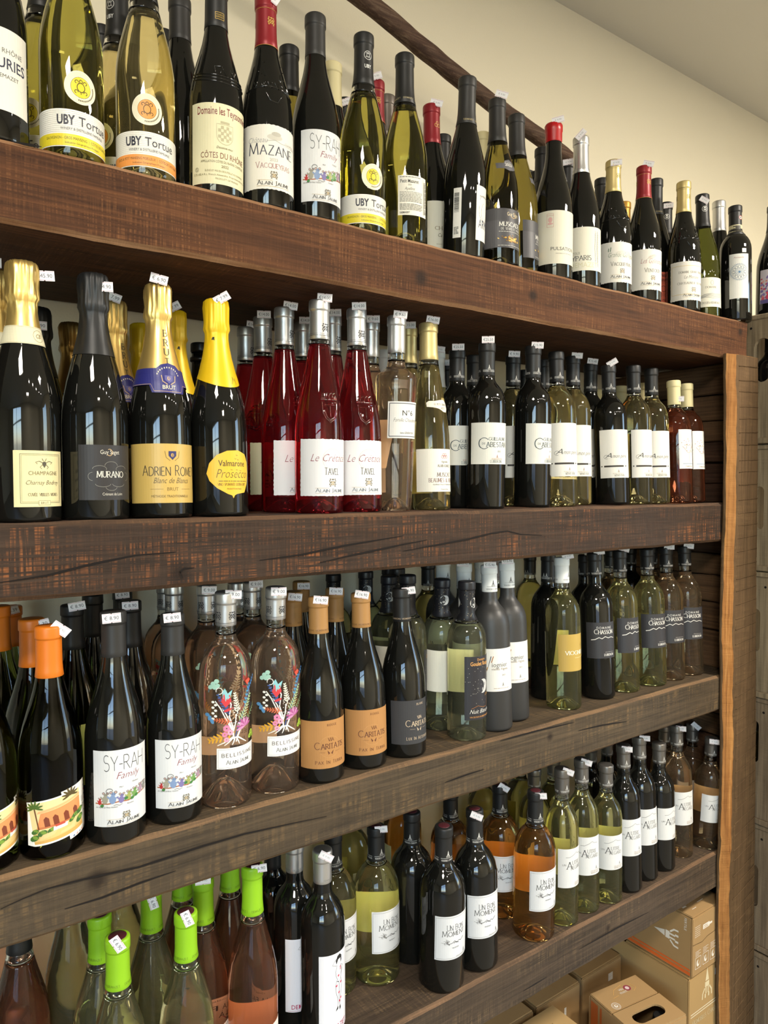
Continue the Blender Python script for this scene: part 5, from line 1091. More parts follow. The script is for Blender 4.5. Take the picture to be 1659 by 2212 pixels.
# ---- sparkling
@design
def champ():
    R = RK('champ'); c = '#4b4534'
    def d(i):
        i.frame(-24, 22, 26, 78, .4, c); i.frame(-22.5, 23.5, 24.5, 76.5, .3, '#8d8460'); i.rect(-5, 19.5, 9, 24.5, '#e6d9a8'); i.frame(-5, 19.5, 9, 24.5, .3, c); i.text('BRUT', 2, 20.7, 2.6, c, w=9); i.text('CHAMPAGNE', 2, 54, 4.4, '#7d7352', w=35); i.text('Charnay Bodrey', 2, 43, 5, c, w=40, sh=.4, b=-.012); i.caps('CUVÉE VIEILLES VIGNES', 2, 30, 3.2, c, w=36)
        i.ell(2, 67, 2.4, 2.6, c, 12); i.poly([(-.2, 66), (2, 62), (4.2, 66)], c)
        for sx in (-1, 1): i.line([(2 + sx * 2, 68), (2 + sx * 6, 70), (2 + sx * 10, 68.5), (2 + sx * 8, 66.8)], .6, c); i.line([(2 + sx * 2, 66), (2 + sx * 5, 63), (2 + sx * 3, 61)], .5, c); i.line([(2 + sx * 1, 70), (2 + sx * 2.6, 73)], .5, c)
    def col(i): i.ring(8, 215.5, 7, 7, .4, '#8d7a4a', 20); i.text('CB', 8, 213, 5, '#8d7a4a', w=7, sh=.3); i.line([(-60, 206), (60, 206)], .35, '#b9a878'); i.line([(-60, 225), (60, 225)], .35, '#b9a878')
    return D_generic('champ', 'black', 'goldfoil', .735, style='foil') + [lab(R, '#e3d6a4', -31, 32, 17.5, 82, d), lab(lambda z: R(z) + .8, '#e0d8b8', -56, 56, 205, 226, col, name='collar')]
@design
def murano():
    R = RK('champ')
    def d(i):
        i.caps('MURANO', 2, 52, 7, '#d8d4c8', w=34); i.text('Guy Saget', 1, 80, 5, '#cfcabc', w=24); i.line(arc(0, 82, 3.4, 4, 220, 480, 10), .7, '#c9a878'); c = '#8d8a80'
        for sx in (-1, 1):
            i.line(arc(2 + sx * 14, 62, 8, 4, 0 if sx > 0 else 180, 200 if sx > 0 else -20, 10), .4, c); i.line(arc(2 + sx * 10, 44, 9, 3.5, 180, 360, 10), .4, c); i.line(arc(2 + sx * 22, 53, 5, 5, -90 if sx > 0 else 90, 90 if sx > 0 else 270, 10), .4, c)
        i.line(arc(2, 66, 8, 5, 0, 180, 10), .4, c); i.line(arc(2, 40, 7, 4, 180, 360, 10), .4, c); i.text('Crémant de Loire', 4, 30, 3.4, '#cfcabc', w=26)
    return D_generic('champ', 'black', 'blackfoil', .665, style='foil') + [lab(R, '#2e2c2d', -36, 36, 24.5, 91, d, rough=.5)]
@design
def darkfoil(): return D_generic('champ', 'black', 'bronzefoil', .62, style='foil', pr=lambda i, H: [i.caps(t, 0, H - 70 - k * 12, 8, '#2a2418') for k, t in enumerate('BRUT')])
@design
def romet():
    R = RK('champ')
    def d(i):
        k = '#3b352a'
        i.caps('ADRIEN ROMET', 6, 53, 11, k, w=76, init=1.18, thin=.07, thick=.13, serif=False); i.text('Blanc de Blancs', 6, 43.5, 7, '#55472c', w=48, sh=.4, b=-.006); i.text('BRUT', 6, 34, 4.2, '#7d6430', w=15); i.line([(-22, 36), (-6, 36)], .4, '#7d6430'); i.line([(18, 36), (34, 36)], .4, '#7d6430'); i.text('MÉTHODE TRADITIONNELLE', 4, 25.5, 3, '#5d4c28', w=50)
        i.poly([(1, 84), (11, 84), (11, 78), (6, 73), (1, 78)], '#2c2f63'); i.ell(6, 79, 2, 2.6, '#c9a050', 8)
        for sx in (-1, 1): i.line([(6 + sx * 3, 72), (6 + sx * 8, 76), (6 + sx * 9.5, 84)], .8, '#8d7238')
    def sh(i):
        i.line([(-52, 169), (-18, 169), (-14, 160), (22, 160), (26, 169), (52, 169)], .5, '#c9a878'); c = '#c9a878'; i.text('BRUT', 5, 163, 5, '#e6d9b8', w=17, b=.01); i.poly([(0, 181), (10, 181), (10, 175), (5, 170.5), (0, 175)], '#5d5a94'); i.ell(5, 177, 2, 2.8, c, 8)
        for sx in (-1, 1): i.line([(5 + sx * 2, 169), (5 + sx * 8, 173), (5 + sx * 9, 181)], 1., c)
        for k in range(12): a = radians(155 - k * 11.8); i.rect(5 + 15.5 * cos(a) - .6, 176 + 15.5 * sin(a) - 1, 5 + 15.5 * cos(a) + .6, 176 + 15.5 * sin(a) + 1, '#e6d9b8')
    spts = [(-64, 168), (-20, 168), (-17, 158), (26, 158), (29, 168), (64, 168), (64, 190), (22, 190), (16, 195), (6, 197.5), (-4, 195), (-10, 190), (-64, 190)]
    return D_generic('champ', 'black', 'goldfoil', .615, style='foil', pr=lambda i, H: [i.caps(t, 5, H - 70 - k * 12.5, 8.5, '#4a3f22') for k, t in enumerate('BRUT')]) + [lab(R, '#c8a85c', -56, 60, 18.5, 93.5, d, rough=.38), lab(lambda z: R(z) + .9, '#2b2c72', 0, 0, 0, 0, sh, name='shield_label', pts=spts, rough=.4)]
@design
def valm():
    R = RK('champ'); k = '#4b3f1c'
    pts = [(x, 58 + y) for x, y in ((-34, 0), (-30, 14), (-20, 25), (-6, 31), (10, 32), (24, 27), (31, 16), (33, 2), (29, -14), (22, -26), (8, -28), (4, -30), (2, -34), (0, -30), (-6, -28), (-20, -20), (-30, -10))]
    def d(i):
        i.text('Valmarone', 2, 68, 8, k, w=40, b=.01); i.text('Prosecco', 3, 52, 12, '#5d4f24', w=48, sh=.35, b=-.014); lines(i, -18, 26, [47], 1., '#6a5a28', 2); i.caps('VINO SPUMANTE EXTRA DRY', 2, 41.5, 3.2, k, w=42); i.text('PRODOTTO IN ITALIA', 4, 36, 2., k, w=22)
        for (x, y) in ((8, 84), (6, 79), (10, 78), (0, 64), (8, 64), (14, 63)): i.line(arc(x, y, 1.3, 1.3, 180, 330, 6), .4, k)
    return D_generic('champ', 'black', 'yellowfoil', .62, style='dip', pr=lambda i, H: (i.line([(8, H * .60), (10, H * .625), (9, H * .635), (13, H * .615), (14, H * .63), (16, H * .60)], .6, '#4b3f1c'), i.rect(-14, H - 60, -10, H - 55, '#2a2418'))) + [lab(R, '#e9b93a', 0, 0, 0, 0, d, pts=pts, rough=.45)]
@design
def darkband():
    return D_generic('champ', 'black', 'ring', .955) + [('rim_ring', lathe('rim_ring', [(15, 268), (17.5, 270), (17.5, 276), (15, 278)], 30, closed=True), CAPS['ring'], [])]
# ---- second shelf still wines
SHIELD = [[(-12, 164), (-12, 150), (-8, 140), (0, 134), (8, 140), (12, 150), (12, 164), (-12, 164)], [(-8, 160), (8, 160)], [(0, 160), (0, 142)], [(-9, 152), (-6, 142), (0, 138), (6, 142), (9, 152)]] + [[(x, 168), (x + 2, 174), (x + 4, 168), (x, 168)] for x in (-13, -8, -2, 4, 9)] + [[(x - 1, 176), (x + 3, 178)] for x in (-11, -5, 1, 7)]
def mk_tavel(pc):
    def f():
        R = RK('tavel', 'ruby')
        def cp(i, H):
            i.text('Tavel', 3, H - 14, 9, '#8d8d8d', w=24, b=.02); crest(i, 3, H - 42, 1.35, '#3a3a3c', '#3a3a3c'); crest(i, -42, H - 42, 1.35, '#3a3a3c', '#3a3a3c'); i.line([(-46, H * .832), (46, H * .832)], .5, '#3a3a3c'); i.line([(-46, H * .84), (46, H * .84)], .3, '#3a3a3c')
        def d(i):
            i.ring(3, 80, 16, 16, .5, '#c9c6be', 26); i.ring(3, 80, 13, 14, .4, '#d3d0c8', 22); i.text('Le Crétacé', 0, 77, 11, '#8d3f4c', w=62, sh=.45, b=-.014); i.caps('TAVEL', 2, 58, 8.5, '#55534c', w=24, init=1.15); crest(i, 3, 46, 1.3); jaume(i, 0, 32, 46, '#55606a')
        return D_generic('tavel', 'ruby', 'silver', .815, cp, level=.79) + [lab(R, pc, -49, 49, 26, 110, d, dk=True), ('embossing', ridges('embossing', SHIELD, R, 1.8, 1.4), GLS['ruby'], [])]
    return f
DESIGN['tavel'] = mk_tavel('#e3e2e3'); DESIGN['tavelG'] = mk_tavel('#c9c7a4')
@design
def no6():
    R = RK('no6', 'blush')
    def d(i): i.frame(-27, 120, 27, 172, 1.1, '#3a3f4a'); i.text('N°6', 4, 153, 8, K0, w=20); i.text('Famille Chaudière', 2, 143, 6, '#55534c', w=44, sh=.3, b=-.014); i.text('6ème GÉNÉRATION', 4, 124, 3, K0, w=26)
    return D_generic('no6', 'blush', 'silver', .81, level=.765) + [lab(R, '#e8e6e0', -30, 30, 117, 175, d), back_label(R, 33, 70, 150, 20)]
@design
def muscat():
    R = RK('muscat', 'gold')
    def d(i):
        for k in range(5): i.ring((k - 2) * 2.2 + 2, 88 + (k % 2) * 3, 2.2, 2.6, .6, '#b05a5a', 12)
        i.text('Vignoble', 2, 78, 3.6, '#55534c', w=14); i.caps('ALAIN IGNACE', 2, 71, 4, '#55534c', w=28); i.caps('MUSCAT', 2, 55, 6.5, '#6a5a5a', w=30); i.caps('BEAUMES & VENISE', 2, 46, 6, '#7d5a5a', w=58); i.text('Appellation Muscat de Beaumes-de-Venise', 2, 41, 2.2, '#55534c', w=46, sh=.3); i.text('Produit de France', 2, 33, 2, '#55534c', w=16)
    npts = [(-25, 171), (-14, 170), (-4, 168), (6, 163), (14, 163), (20, 170), (18, 179), (10, 184), (0, 183), (-10, 181), (-20, 181), (-25, 178)]
    return D_generic('muscat', 'gold', 'gold', .80, level=.77) + [lab(R, '#e8e4d8', -50, 48, 30, 101, d), lab(R, '#e4dfd0', 0, 0, 0, 0, lambda i: (i.caps('LE PETIT GRAIN', 0, 174, 3, '#55534c', w=24), i.text('2021', 4, 167.5, 3.4, '#55534c')), name='neck_label', pts=npts), back_label(R, 33.5, 30, 100, 26)]
@design
def cab():
    R = RK('bord')
    def d(i):
        i.line(arc(-14, 114, 9, 9.5, 40, 320, 20), 1.1, '#3b4a52'); i.line(arc(-14, 114, 9.3, 9.7, 130, 230, 12), 1.6, '#3b4a52'); i.caps('GUILLAUME', 12, 119, 5.4, '#5a6468', w=36); i.text('DE', -15, 112, 3.4, '#5a6468'); i.caps('ABESTAN', 11, 108, 8, '#3b4a52', w=42); i.text('2022', 14, 99, 2.6, '#5a6468'); steeple(i, 10, 89, .7, '#a8624a'); i.line([(-1, 88), (21, 88)], .4, '#a8624a'); lines(i, -1, 21, [86], .9, '#b9a898', 1); i.caps('LUBERON', 8, 80.5, 4.6, '#5a6468', w=22)
    return D_generic('bord', 'black', 'black', .80, vig('#d8d6d0')) + [lab(R, '#e2e1d8', -40, 38, 78, 150, d)]
@design
def cabK(): return D_generic('bord', 'black', 'black', .80, vig('#d8d6d0'))
def mk_amon(g):
    def f():
        R = RK('bord', g)
        def d(i):
            i.text('A', -16, 96, 10, K0, w=13, sh=.4, b=-.01); i.line(arc(-20, 98, 5, 4, 30, 300, 10), .5, K0); i.text('mon père', 8, 96, 7.5, K0, w=32, sh=.4, b=-.008); steeple(i, 4, 66, .7, '#8d6a50'); lines(i, -8, 16, [63.4], .9, '#b9a898', 1); i.caps('VENTOUX', 6, 58, 4, '#6d6a60', w=22); i.ell(-30, 79, 1.6, 1.4, '#55534c', 8); i.ell(22, 79, 2, 1.4, '#55534c', 8)
            i.rect(-25, 77.2, 16, 80.6, '#2b241a')
        lv = None if g == 'black' else .775
        return D_generic('bord', g, 'black', .80, vig('#d8d6d0'), level=lv) + [lab(R, '#e4e1d8', -34, 36, 55, 154, d)] + ([] if g == 'black' else [back_label(R, 34.5, 60, 150, 22)])
    return f
DESIGN['amonW'] = mk_amon('gold'); DESIGN['amonK'] = mk_amon('black')
@design
def creamR():
    R = RK('bord', 'copper')
    def d(i):
        r = random.Random(6); c = '#8d6d5c'
        i.line([(-12, 128), (-4, 118), (4, 118), (10, 128)], .8, c); i.line([(0, 118), (2, 108), (1, 96)], .7, '#b9a898'); i.line([(-16, 132), (-12, 128)], .8, c); i.line([(10, 128), (15, 133)], .8, c)
        for k in range(34): i.ell(r.gauss(0, 10), 136 + r.gauss(0, 8), .9, .9, r.choice((c, '#c9705c', '#9aa07a')), 7)
        i.line([(-16, 92), (16, 92)], 1., '#7d9cb4'); i.text('Cuvée Lisa', 0, 84, 4, '#7d7a70', w=20, sh=.3)
    return D_generic('bord', 'copper', 'cream', .80, level=.77) + [lab(R, '#e8e5de', -24, 24, 80, 172, d), back_label(R, 34.5, 60, 110, 20)]
# ---- third shelf
@design
def orangeP():
    R = RK('burg', 'green'); i = Ink(); postcard(i)
    return D_generic('burg', 'green', 'orange', .775) + [lab(R, '#f0ede4', 0, 0, 0, 0, postcard, pts=[(-40, 20), (-30, 19), (26, 28), (24, 84), (-40, 74)], name='postcard_label')]
@design
def greenK():
    R = RK('burg', 'green'); return D_generic('burg', 'green', 'black', .775) + [lab(R, '#b9bf6a', -36, 36, 30, 120, lambda i: i.caps('COTEAUX', 0, 90, 9, '#3b3a22', w=54))]
@design
def bell():
    R = RK('bell', 'blush')
    def cp(i, H):
        for x in (-20, 2, 24): crest(i, x, H - 32, 1.2, '#3a3a3c', '#3a3a3c')
        i.line([(-46, H * .858), (46, H * .858)], .5, '#4a4a4c')
    f = Ink(); flowers(f)
    def d(i): i.frame(-29, 58.5, 29, 83.5, .3, '#8d8a86'); i.caps('BELLISSIME', 0, 73, 5, '#54443e', w=48, serif=False, thin=.13, thick=.13, sp=.35); i.caps('ALAIN JAUME', 0, 63, 4.2, '#4a4a4c', w=36, init=1.3)
    return D_generic('bell', 'blush', 'silver', .842, cp, level=.80) + [lab(R, '#ecebe8', -31, 31, 56.5, 85.5, d, rough=.45), ('painted_flowers', Ink_shift(f, -7, 21, 1.2).mesh('painted_flowers', R, off=.12), INK, []), back_label(R, 36.5, 58, 84, 22)]
def Ink_shift(f, dx, dy, s):
    g = Ink()
    for (pts, fc, col) in f.P: g.P.append(([(p[0] * s + dx, p[1] * s + dy) for p in pts], fc, col))
    return g
def mk_car(pc, ink, txt, kind, capn):
    def f():
        R = RK('burg')
        def d(i):
            i.ring(2, 58, 17, 17, .3, pc if pc != '#b07f4a' else '#c2935c', 30); i.caps('ROUGE' if capn == 'brown' else 'BLANC', 6, 91, 3.4, ink, w=15, sp=.4); i.caps('VIA', 4, 67, 5, ink, w=9); i.caps('CARITATIS', 3, 55, 8, ink, w=48, init=1.35)
            for sx in (-1, 1): i.poly([(3 + sx * 1, 48), (3 + sx * 5, 52.5), (3 + sx * 3, 45.5)], ink); i.line([(3 + sx * 8, 49.5), (3 + sx * 17, 50)], .3, ink)
            i.caps(txt, 3, 31.5, 4.2, ink, w=46, sp=.4, init=1.2)
        return D_generic('burg', 'black', capn, .80, band('VIGNERONS', '#6a4a28' if capn == 'brown' else '#a8947a', .815, w=20)) + [lab(R, pc, -46, 46, 24, 100, d, rough=.7)]
    return f
DESIGN['carB'] = mk_car('#b07f4a', '#5d3020', 'PAX IN TERRA', 0, 'brown'); DESIGN['carK'] = mk_car('#38383a', '#c9b498', 'LUX IN AETERNUM', 0, 'black')
@design
def nuit():
    R = RK('bord', 'pale'); r = random.Random(8)
    def moon(i, x, y, s, bgc):
        i.ell(x, y, s, s, '#c9c9c6', 24); i.ell(x + s * .3, y + s * .25, s * .3, s * .25, '#a3a3a2', 10); i.ell(x - s * .2, y - s * .35, s * .28, s * .22, '#b0b0ae', 10); i.ell(x - s * .55, y, s * .78, s * .98, bgc, 20)
    def cp(i, H):
        for x in (-34, 4): moon(i, x, H - 40, 9.5, '#1b1b20')
        for k in range(70): i.ell(r.uniform(-46, 46), r.uniform(H * .76, H - 4), .5, .5, '#c9b88d', 6)
    def d(i):
        i.text('Domaine', 0, 149, 4.4, '#c98f50', w=18, b=.01); i.text('Goulet Rouge', 0, 140, 7, '#d09a58', w=44, b=.02); moon(i, 4, 101, 13, '#2a292e')
        for k in range(60): i.ell(r.uniform(-31, 31), r.uniform(68, 138), .5, .5, '#c9c4b4', 6)
        i.line([(16, 62), (17, 76), (16, 84)], .8, '#8d6a3a')
        for k in range(7): a = radians(k * 30 + 0); i.line([(16, 84), (16 + 6 * cos(a), 84 + 5 * sin(a)), (16 + 8 * cos(a), 81 + 5 * sin(a))], .8, '#8d6a3a')
        i.line([(-20, 61), (-8, 66), (4, 62), (14, 62)], .7, '#a8703c'); i.text('Nuit Blanche', 0, 52, 7.5, '#d8d5cc', w=46, sh=.4, b=-.004); i.text('VIN DE PAYS DE MÉDITERRANÉE', 0, 44, 2.8, '#c98f50', w=46, b=.01)
    return D_generic('bord', 'pale', 'night', .755, cp, level=.735) + [lab(R, '#2c2b30', -32, 32, 40, 157, d, rough=.45), back_label(R, 34.5, 78, 158, 34)]
@design
def vv():
    R = RK('bord', 'matte')
    def cp(i, H):
        for a in (-36, 3, 42): steeple(i, a, H * .868, 1.35, '#3a3a3c'); i.line([(a - 12, H * .868), (a + 12, H * .868)], .35, '#3a3a3c'); i.caps('VIGNOBLES CHASSON', a, H * .849, 2.4, '#3a3a3c', w=26, thin=.1, thick=.14)
    def d(i):
        i.line([(-34, 132), (-22, 102)], 2.6, '#d8a050'); i.line([(-22, 102), (-18, 114)], 1.4, '#d8a050'); i.line([(-28, 132), (-19, 108), (-11, 133)], 1.5, '#3a3a4a'); i.line([(-7, 133), (-11, 122)], 1.6, '#a8703c'); i.text('iognier', 5, 114, 8, '#5d5a58', w=30); i.text('vieilles Vignes', 5, 108.5, 4.2, '#7d6a58', w=32); i.text('2021', 12, 98, 3, '#7d7a78'); steeple(i, 10, 80, .8, '#6d6a60'); lines(i, -8, 24, [76], 1, '#b9a898', 2)
    return D_generic('bord', 'matte', 'white', .835, cp) + [lab(R, '#e5e3dc', -50, 50, 71, 146, d)]
@design
def creamP(): return D_generic('bord', 'pale', 'pinkgrey', .82, lambda i, H: i.caps('VIGNOBLES', 0, H * .84, 2.2, '#6a5a5a', w=18), level=.78)
@design
def whiteB():
    R = RK('bord', 'white'); return D_generic('bord', 'white', 'black', .82, vig('#c9c6c0'), level=.78) + [lab(R, '#3a3a3c', -30, 30, 60, 130), back_label(R, 34.5, 70, 140, 24)]
@design
def viogY():
    R = RK('bord', 'white')
    def cp(i, H):
        for a in (-34, 4, 40): steeple(i, a, H * .868, 1.2, '#6d6d6f'); i.caps('VIGNOBLES CHASSON', a, H * .849, 2.4, '#6d6d6f', w=26, thin=.1, thick=.14)
    return D_generic('bord', 'white', 'white', .83, cp, level=.79) + [lab(R, '#b89a4c', -38, 38, 75, 146, lambda i: (i.caps('VIOGNIER', 0, 107, 7, '#efe9d8', w=48, thin=.09, thick=.16), steeple(i, 14, 122, .8, '#8d7430'), lines(i, -4, 30, [100], 1, '#d8c890', 3)), rough=.5), back_label(R, 34.5, 78, 146, 34)]
def mk_chas(g):
    def f():
        R = RK('bord', g)
        def d(i):
            i.caps('DOMAINE', 2, 141, 4.4, '#d8d6d0', w=32, sp=.5, serif=False, thin=.14, thick=.14); i.caps('CHASSON', 2, 131, 7.5, '#e6e3dc', w=42, thin=.1, thick=.18, init=1.2); i.line([(-26, 119), (-18, 120), (-10, 124), (-4, 121.5), (3, 125.5), (10, 122.5), (18, 124), (28, 121)], 1.7, '#dedbd4', 1.); i.caps('LUBERON', 12, 87, 4.2, '#d8d6d0', w=24, thin=.12, thick=.2); lines(i, 2, 24, [94], 1., '#8d8a86', 2)
        return D_generic('bord', g, 'black', .845, vig2('#c9c6c0'), level=None if g == 'black' else .80) + [lab(R, '#353437', -36, 36, 82, 154, d, rough=.5)] + ([] if g == 'black' else [back_label(R, 34.5, 84, 150, 20, '#55524c')])
    return f
def vig2(c):
    def f(i, H):
        for a in (-30, 0, 30):
            steeple(i, a, H * .868, 1.1, c); i.line([(a - 13, H * .862), (a + 13, H * .862)], .5, c); i.caps('VIGNOBLES CHASSON', a, H * .852, 2.2, c, w=24, thin=.1, thick=.14)
    return f
DESIGN['chasK'] = mk_chas('black'); DESIGN['chasW'] = mk_chas('white'); DESIGN['chasP'] = mk_chas('peach')
# ---- fourth shelf
@design
def roseB():
    R = RK('burg', 'salmon'); return D_generic('burg', 'salmon', 'black', .77, level=.73) + [lab(R, '#d08a4a', -48, 48, 46, 84, lambda i: (i.caps('SOUBEYRAN', 0, 58, 11, '#2a201a', w=74, thin=.1, thick=.2), i.poly([(-46, 80), (40, 83), (46, 76), (-40, 74)], '#3a3a2c')))]
def mk_green(g, bc):
    def f():
        R = RK('burg', g)
        def d(i):
            i.text('« Drôles de Dames »', 4, 71, 2.6, '#6a6a66', w=26); i.text('LA FAUVETTE', 10, 58, 7.5, '#3a3a3c', w=44, b=-.008); i.text('À LUNETTES', 12, 47, 7.5, '#3a3a3c', w=36, b=-.008); bird(i, -16, 40, 1.1)
        return D_generic('burg', g, 'green', .772, band('DEMAZET', '#6a8a14', .79, 3, 16, 5), level=.735) + [('cork_disc', lathe('cork_disc', [(0, 292.6), (11, 292.6), (11.5, 292.2), (11.5, 291.5)], 24), mat('wine_red_cap_top', '#4a2026', .4), []), lab(R, '#eae6df', -38, 38, 10, 76, d), back_label(R, 36.2, 16, 86, 34)]
    return f
DESIGN['greenW'] = mk_green('lemon', '#d0cc62'); DESIGN['greenR'] = mk_green('salmon', '#cf8a52')
@design
def demK():
    R = RK('bord'); 
    def d(i): figure(i, 2, 68, .95); i.text('DEMAZET', 0, 34, 7, '#b03a5c', w=40, b=.005); i.line([(-26, 31), (26, 31)], .4, '#b03a5c')
    return D_generic('bord', 'black', 'silver', .835, band('DEMAZET', '#8d8a86', .85)) + [lab(R, '#e6e5ea', -30, 30, 29, 148, d, rough=.45)]
def mk_ubm(g):
    def f():
        R = RK('ubm', g)
        def d(i):
            i.frame(-33, 63, 33, 134, .35, '#55534c'); i.caps('UN BON', 2, 112, 7.5, '#3a3836', w=32, thin=.08, thick=.12, init=1.25); i.caps('MOMENT', 0, 102, 7.5, '#3a3836', w=44, thin=.08, thick=.12, init=1.25)
            r = random.Random(3)
            for k in range(26): i.line([(r.gauss(-14, 2.6), r.gauss(92, 2.4)), (r.gauss(-14, 2.6), r.gauss(92, 2.4))], .4, '#6d6a66')
            i.line([(-12, 88), (-4, 90), (0, 93), (4, 89), (9, 92), (13, 90), (20, 94)], .7, K0); i.line([(-2, 89), (2, 91), (8, 88.5)], .9, K0); i.text('VIN DE PAYS', 2, 80, 2.2, '#3a3836', w=13); steeple(i, 22, 67, .8, '#3a3836'); lines(i, 4, 30, [64.4], .8, '#8d8a86', 2)
        return D_generic('ubm', g, 'black', .78, vig3('#d8d6d0'), level=None if g == 'black' else .755) + [('cork_disc', lathe('cork_disc', [(0, 276.5), (9.5, 276.5), (10, 276.1), (10, 275.3)], 24), mat('wine_red_cap_top', '#4a2026', .4), []), lab(R, '#dadbdc', -35, 35, 60.5, 137, d)] + ([] if g == 'black' else [back_label(R, 40, 66, 136, 40)])
    return f
def vig3(c):
    def f(i, H):
        for a in (-30, 0, 30):
            steeple(i, a, H * .82, 1.3, c); i.line([(a - 13, H * .815), (a + 13, H * .815)], .5, c); i.caps('VIGNOBLES CHASSON', a, H * .797, 2.6, c, w=24, thin=.1, thick=.15)
    return f
DESIGN['ubmW'] = mk_ubm('white'); DESIGN['ubmR'] = mk_ubm('amber'); DESIGN['ubmK'] = mk_ubm('black')
def mk_uar(g):
    def f():
        R = RK('uar', g)
        def d(i):
            i.line([(-16, 133), (-8, 133), (2, 137), (8, 140.5), (12, 137.5), (22, 136)], .8, '#8d8d8d'); i.text('UN', -19, 117, 3.6, '#6d6a66', w=7); i.caps('A', -8, 111, 13, '#3a3a3c', w=11, thin=.05, thick=.1); i.caps('UTRE', 8, 118, 7, '#6d6a66', w=20, thin=.08, thick=.12); i.caps('REGARD', 9, 109, 6.5, '#6d6a66', w=28, thin=.08, thick=.12); steeple(i, 18, 86, .8, '#6d6a66'); lines(i, 4, 26, [83], .9, '#b9a898', 2); i.caps('VENTOUX', 14, 78, 3.6, '#b9a898', w=20)
        return D_generic('uar', g, 'pewter', .84, vig2('#d8d6d0'), level=None if g == 'black' else .795) + [lab(R, '#dadad8', -31, 31, 75, 149, d)] + ([] if g == 'black' else [back_label(R, 32.5, 78, 148, 30)])
    return f
DESIGN['uarW'] = mk_uar('white'); DESIGN['uarR'] = mk_uar('peach'); DESIGN['uarK'] = mk_uar('black')
KIND = {'champ': 'champ murano darkfoil romet valm darkband', 'tavel': 'tavel tavelG', 'bord': 'docg cab cabK amonW amonK creamR nuit vv viogY chasK chasW chasP demK bkbord whiteB creamP', 'uar': 'uarW uarK uarR', 'bell': 'bell', 'ubm': 'ubmW ubmR ubmK', 'no6': 'no6', 'muscat': 'muscat'}
KIND = {d: k for k, v in KIND.items() for d in v.split()}
# ------------------------------------------------------------------ price tags
_TG = {}
def tag_meshes(t):
    if t not in _TG:
        a = Ink(); a.poly([(-11, -6), (-1, -6), (-.4, -5.2), (.4, -5.2), (1, -6), (11, -6), (11, 6), (1, 6), (.4, 5.2), (-.4, 5.2), (-1, 6), (-11, 6)], '#efeef0')
        b = Ink(); b.line([(-10.6, 4.9), (10.6, 4.9)], .45, '#c9909c'); b.line([(-10.6, -4.9), (10.6, -4.9)], .45, '#c9909c')
        if t: b.text(t, 0, -2.2, 4.6, '#4a4a52', w=17)
        else: b.text('€ 9.90', 0, -1.5, 3, '#a8a8ae', w=12)
        _TG[t] = (a.flat('price_tag', 0), b.flat('price_print', .12))
    return _TG[t]
TAGP = paper('#eeedef', .5)
# ------------------------------------------------------------------ standing the bottles on the shelves
SZ = {0: 1.926, 1: S1, 2: S2, 3: S3, 4: S4}
GRP = {0: 'bottles in and on the crates and cartons', 1: 'bottles on the top shelf', 2: 'bottles on the second shelf', 3: 'bottles on the third shelf', 4: 'bottles on the fourth shelf'}
PROTO = {}
def copy_parts(parts, parent):
    for (nm, me, m, sub) in parts:
        o = obj(nm, me, None, parent)
        if not me.materials: me.materials.append(m)
        copy_parts(sub, o)
for (dn, row, x, y, h, ang, lean, tg, label) in BOTTLES:
    ZB = SZ.get(row, row); kind = KIND.get(dn, 'burg'); H, Rn, _ = PROF[kind]
    if dn not in PROTO: PROTO[dn] = DESIGN[dn]()
    root = empty('sparkling_wine_bottle' if kind == 'champ' else 'wine_bottle', (x, y, ZB))
    tag(root, label, 'bottle', GRP.get(row, GRP[0]))
    n = math.hypot(x, y); c = Vector((-x / n, -y / n, 0)); r = Vector((y / n, -x / n, 0)); a = radians(ang)
    dv = c * cos(a) + r * sin(a); rz = math.atan2(dv.x, -dv.y)
    root.rotation_mode = 'ZYX'; root.rotation_euler = (-lean, 0, rz); sz = h * 1000 / H; root.scale = (1, 1, sz)
    copy_parts(PROTO[dn], root)
    if tg:
        t, dx, dz, tilt = tg; am, bmh = tag_meshes(t)
        rt = (17.5 if kind == 'champ' else 15.8) / 1000
        up = Vector((0, -0, 1)) ; top = Vector((x, y + lean * h, ZB + h))
        pos = top + c * (math.sqrt(max(0, rt * rt - min(abs(dx) / 1000, rt) ** 2)) + .0012) + r * (dx / 1000) + Vector((0, 0, (dz - 3) / 1000))
        rot = Matrix((r, -c, Vector((0, 0, 1)))).transposed()
        Mw = Matrix.Translation(pos) @ rot.to_4x4() @ Matrix.Rotation(radians(-tilt), 4, 'Y')
        Mr = Matrix.LocRotScale(Vector((x, y, ZB)), Euler((-lean, 0, rz), 'ZYX'), Vector((1, 1, sz)))
        o = obj('price_tag', am, None, root)
        if not am.materials: am.materials.append(TAGP); bmh.materials.append(INK)
        o.matrix_basis = Mr.inverted() @ Mw
        obj('price_print', bmh, None, o)
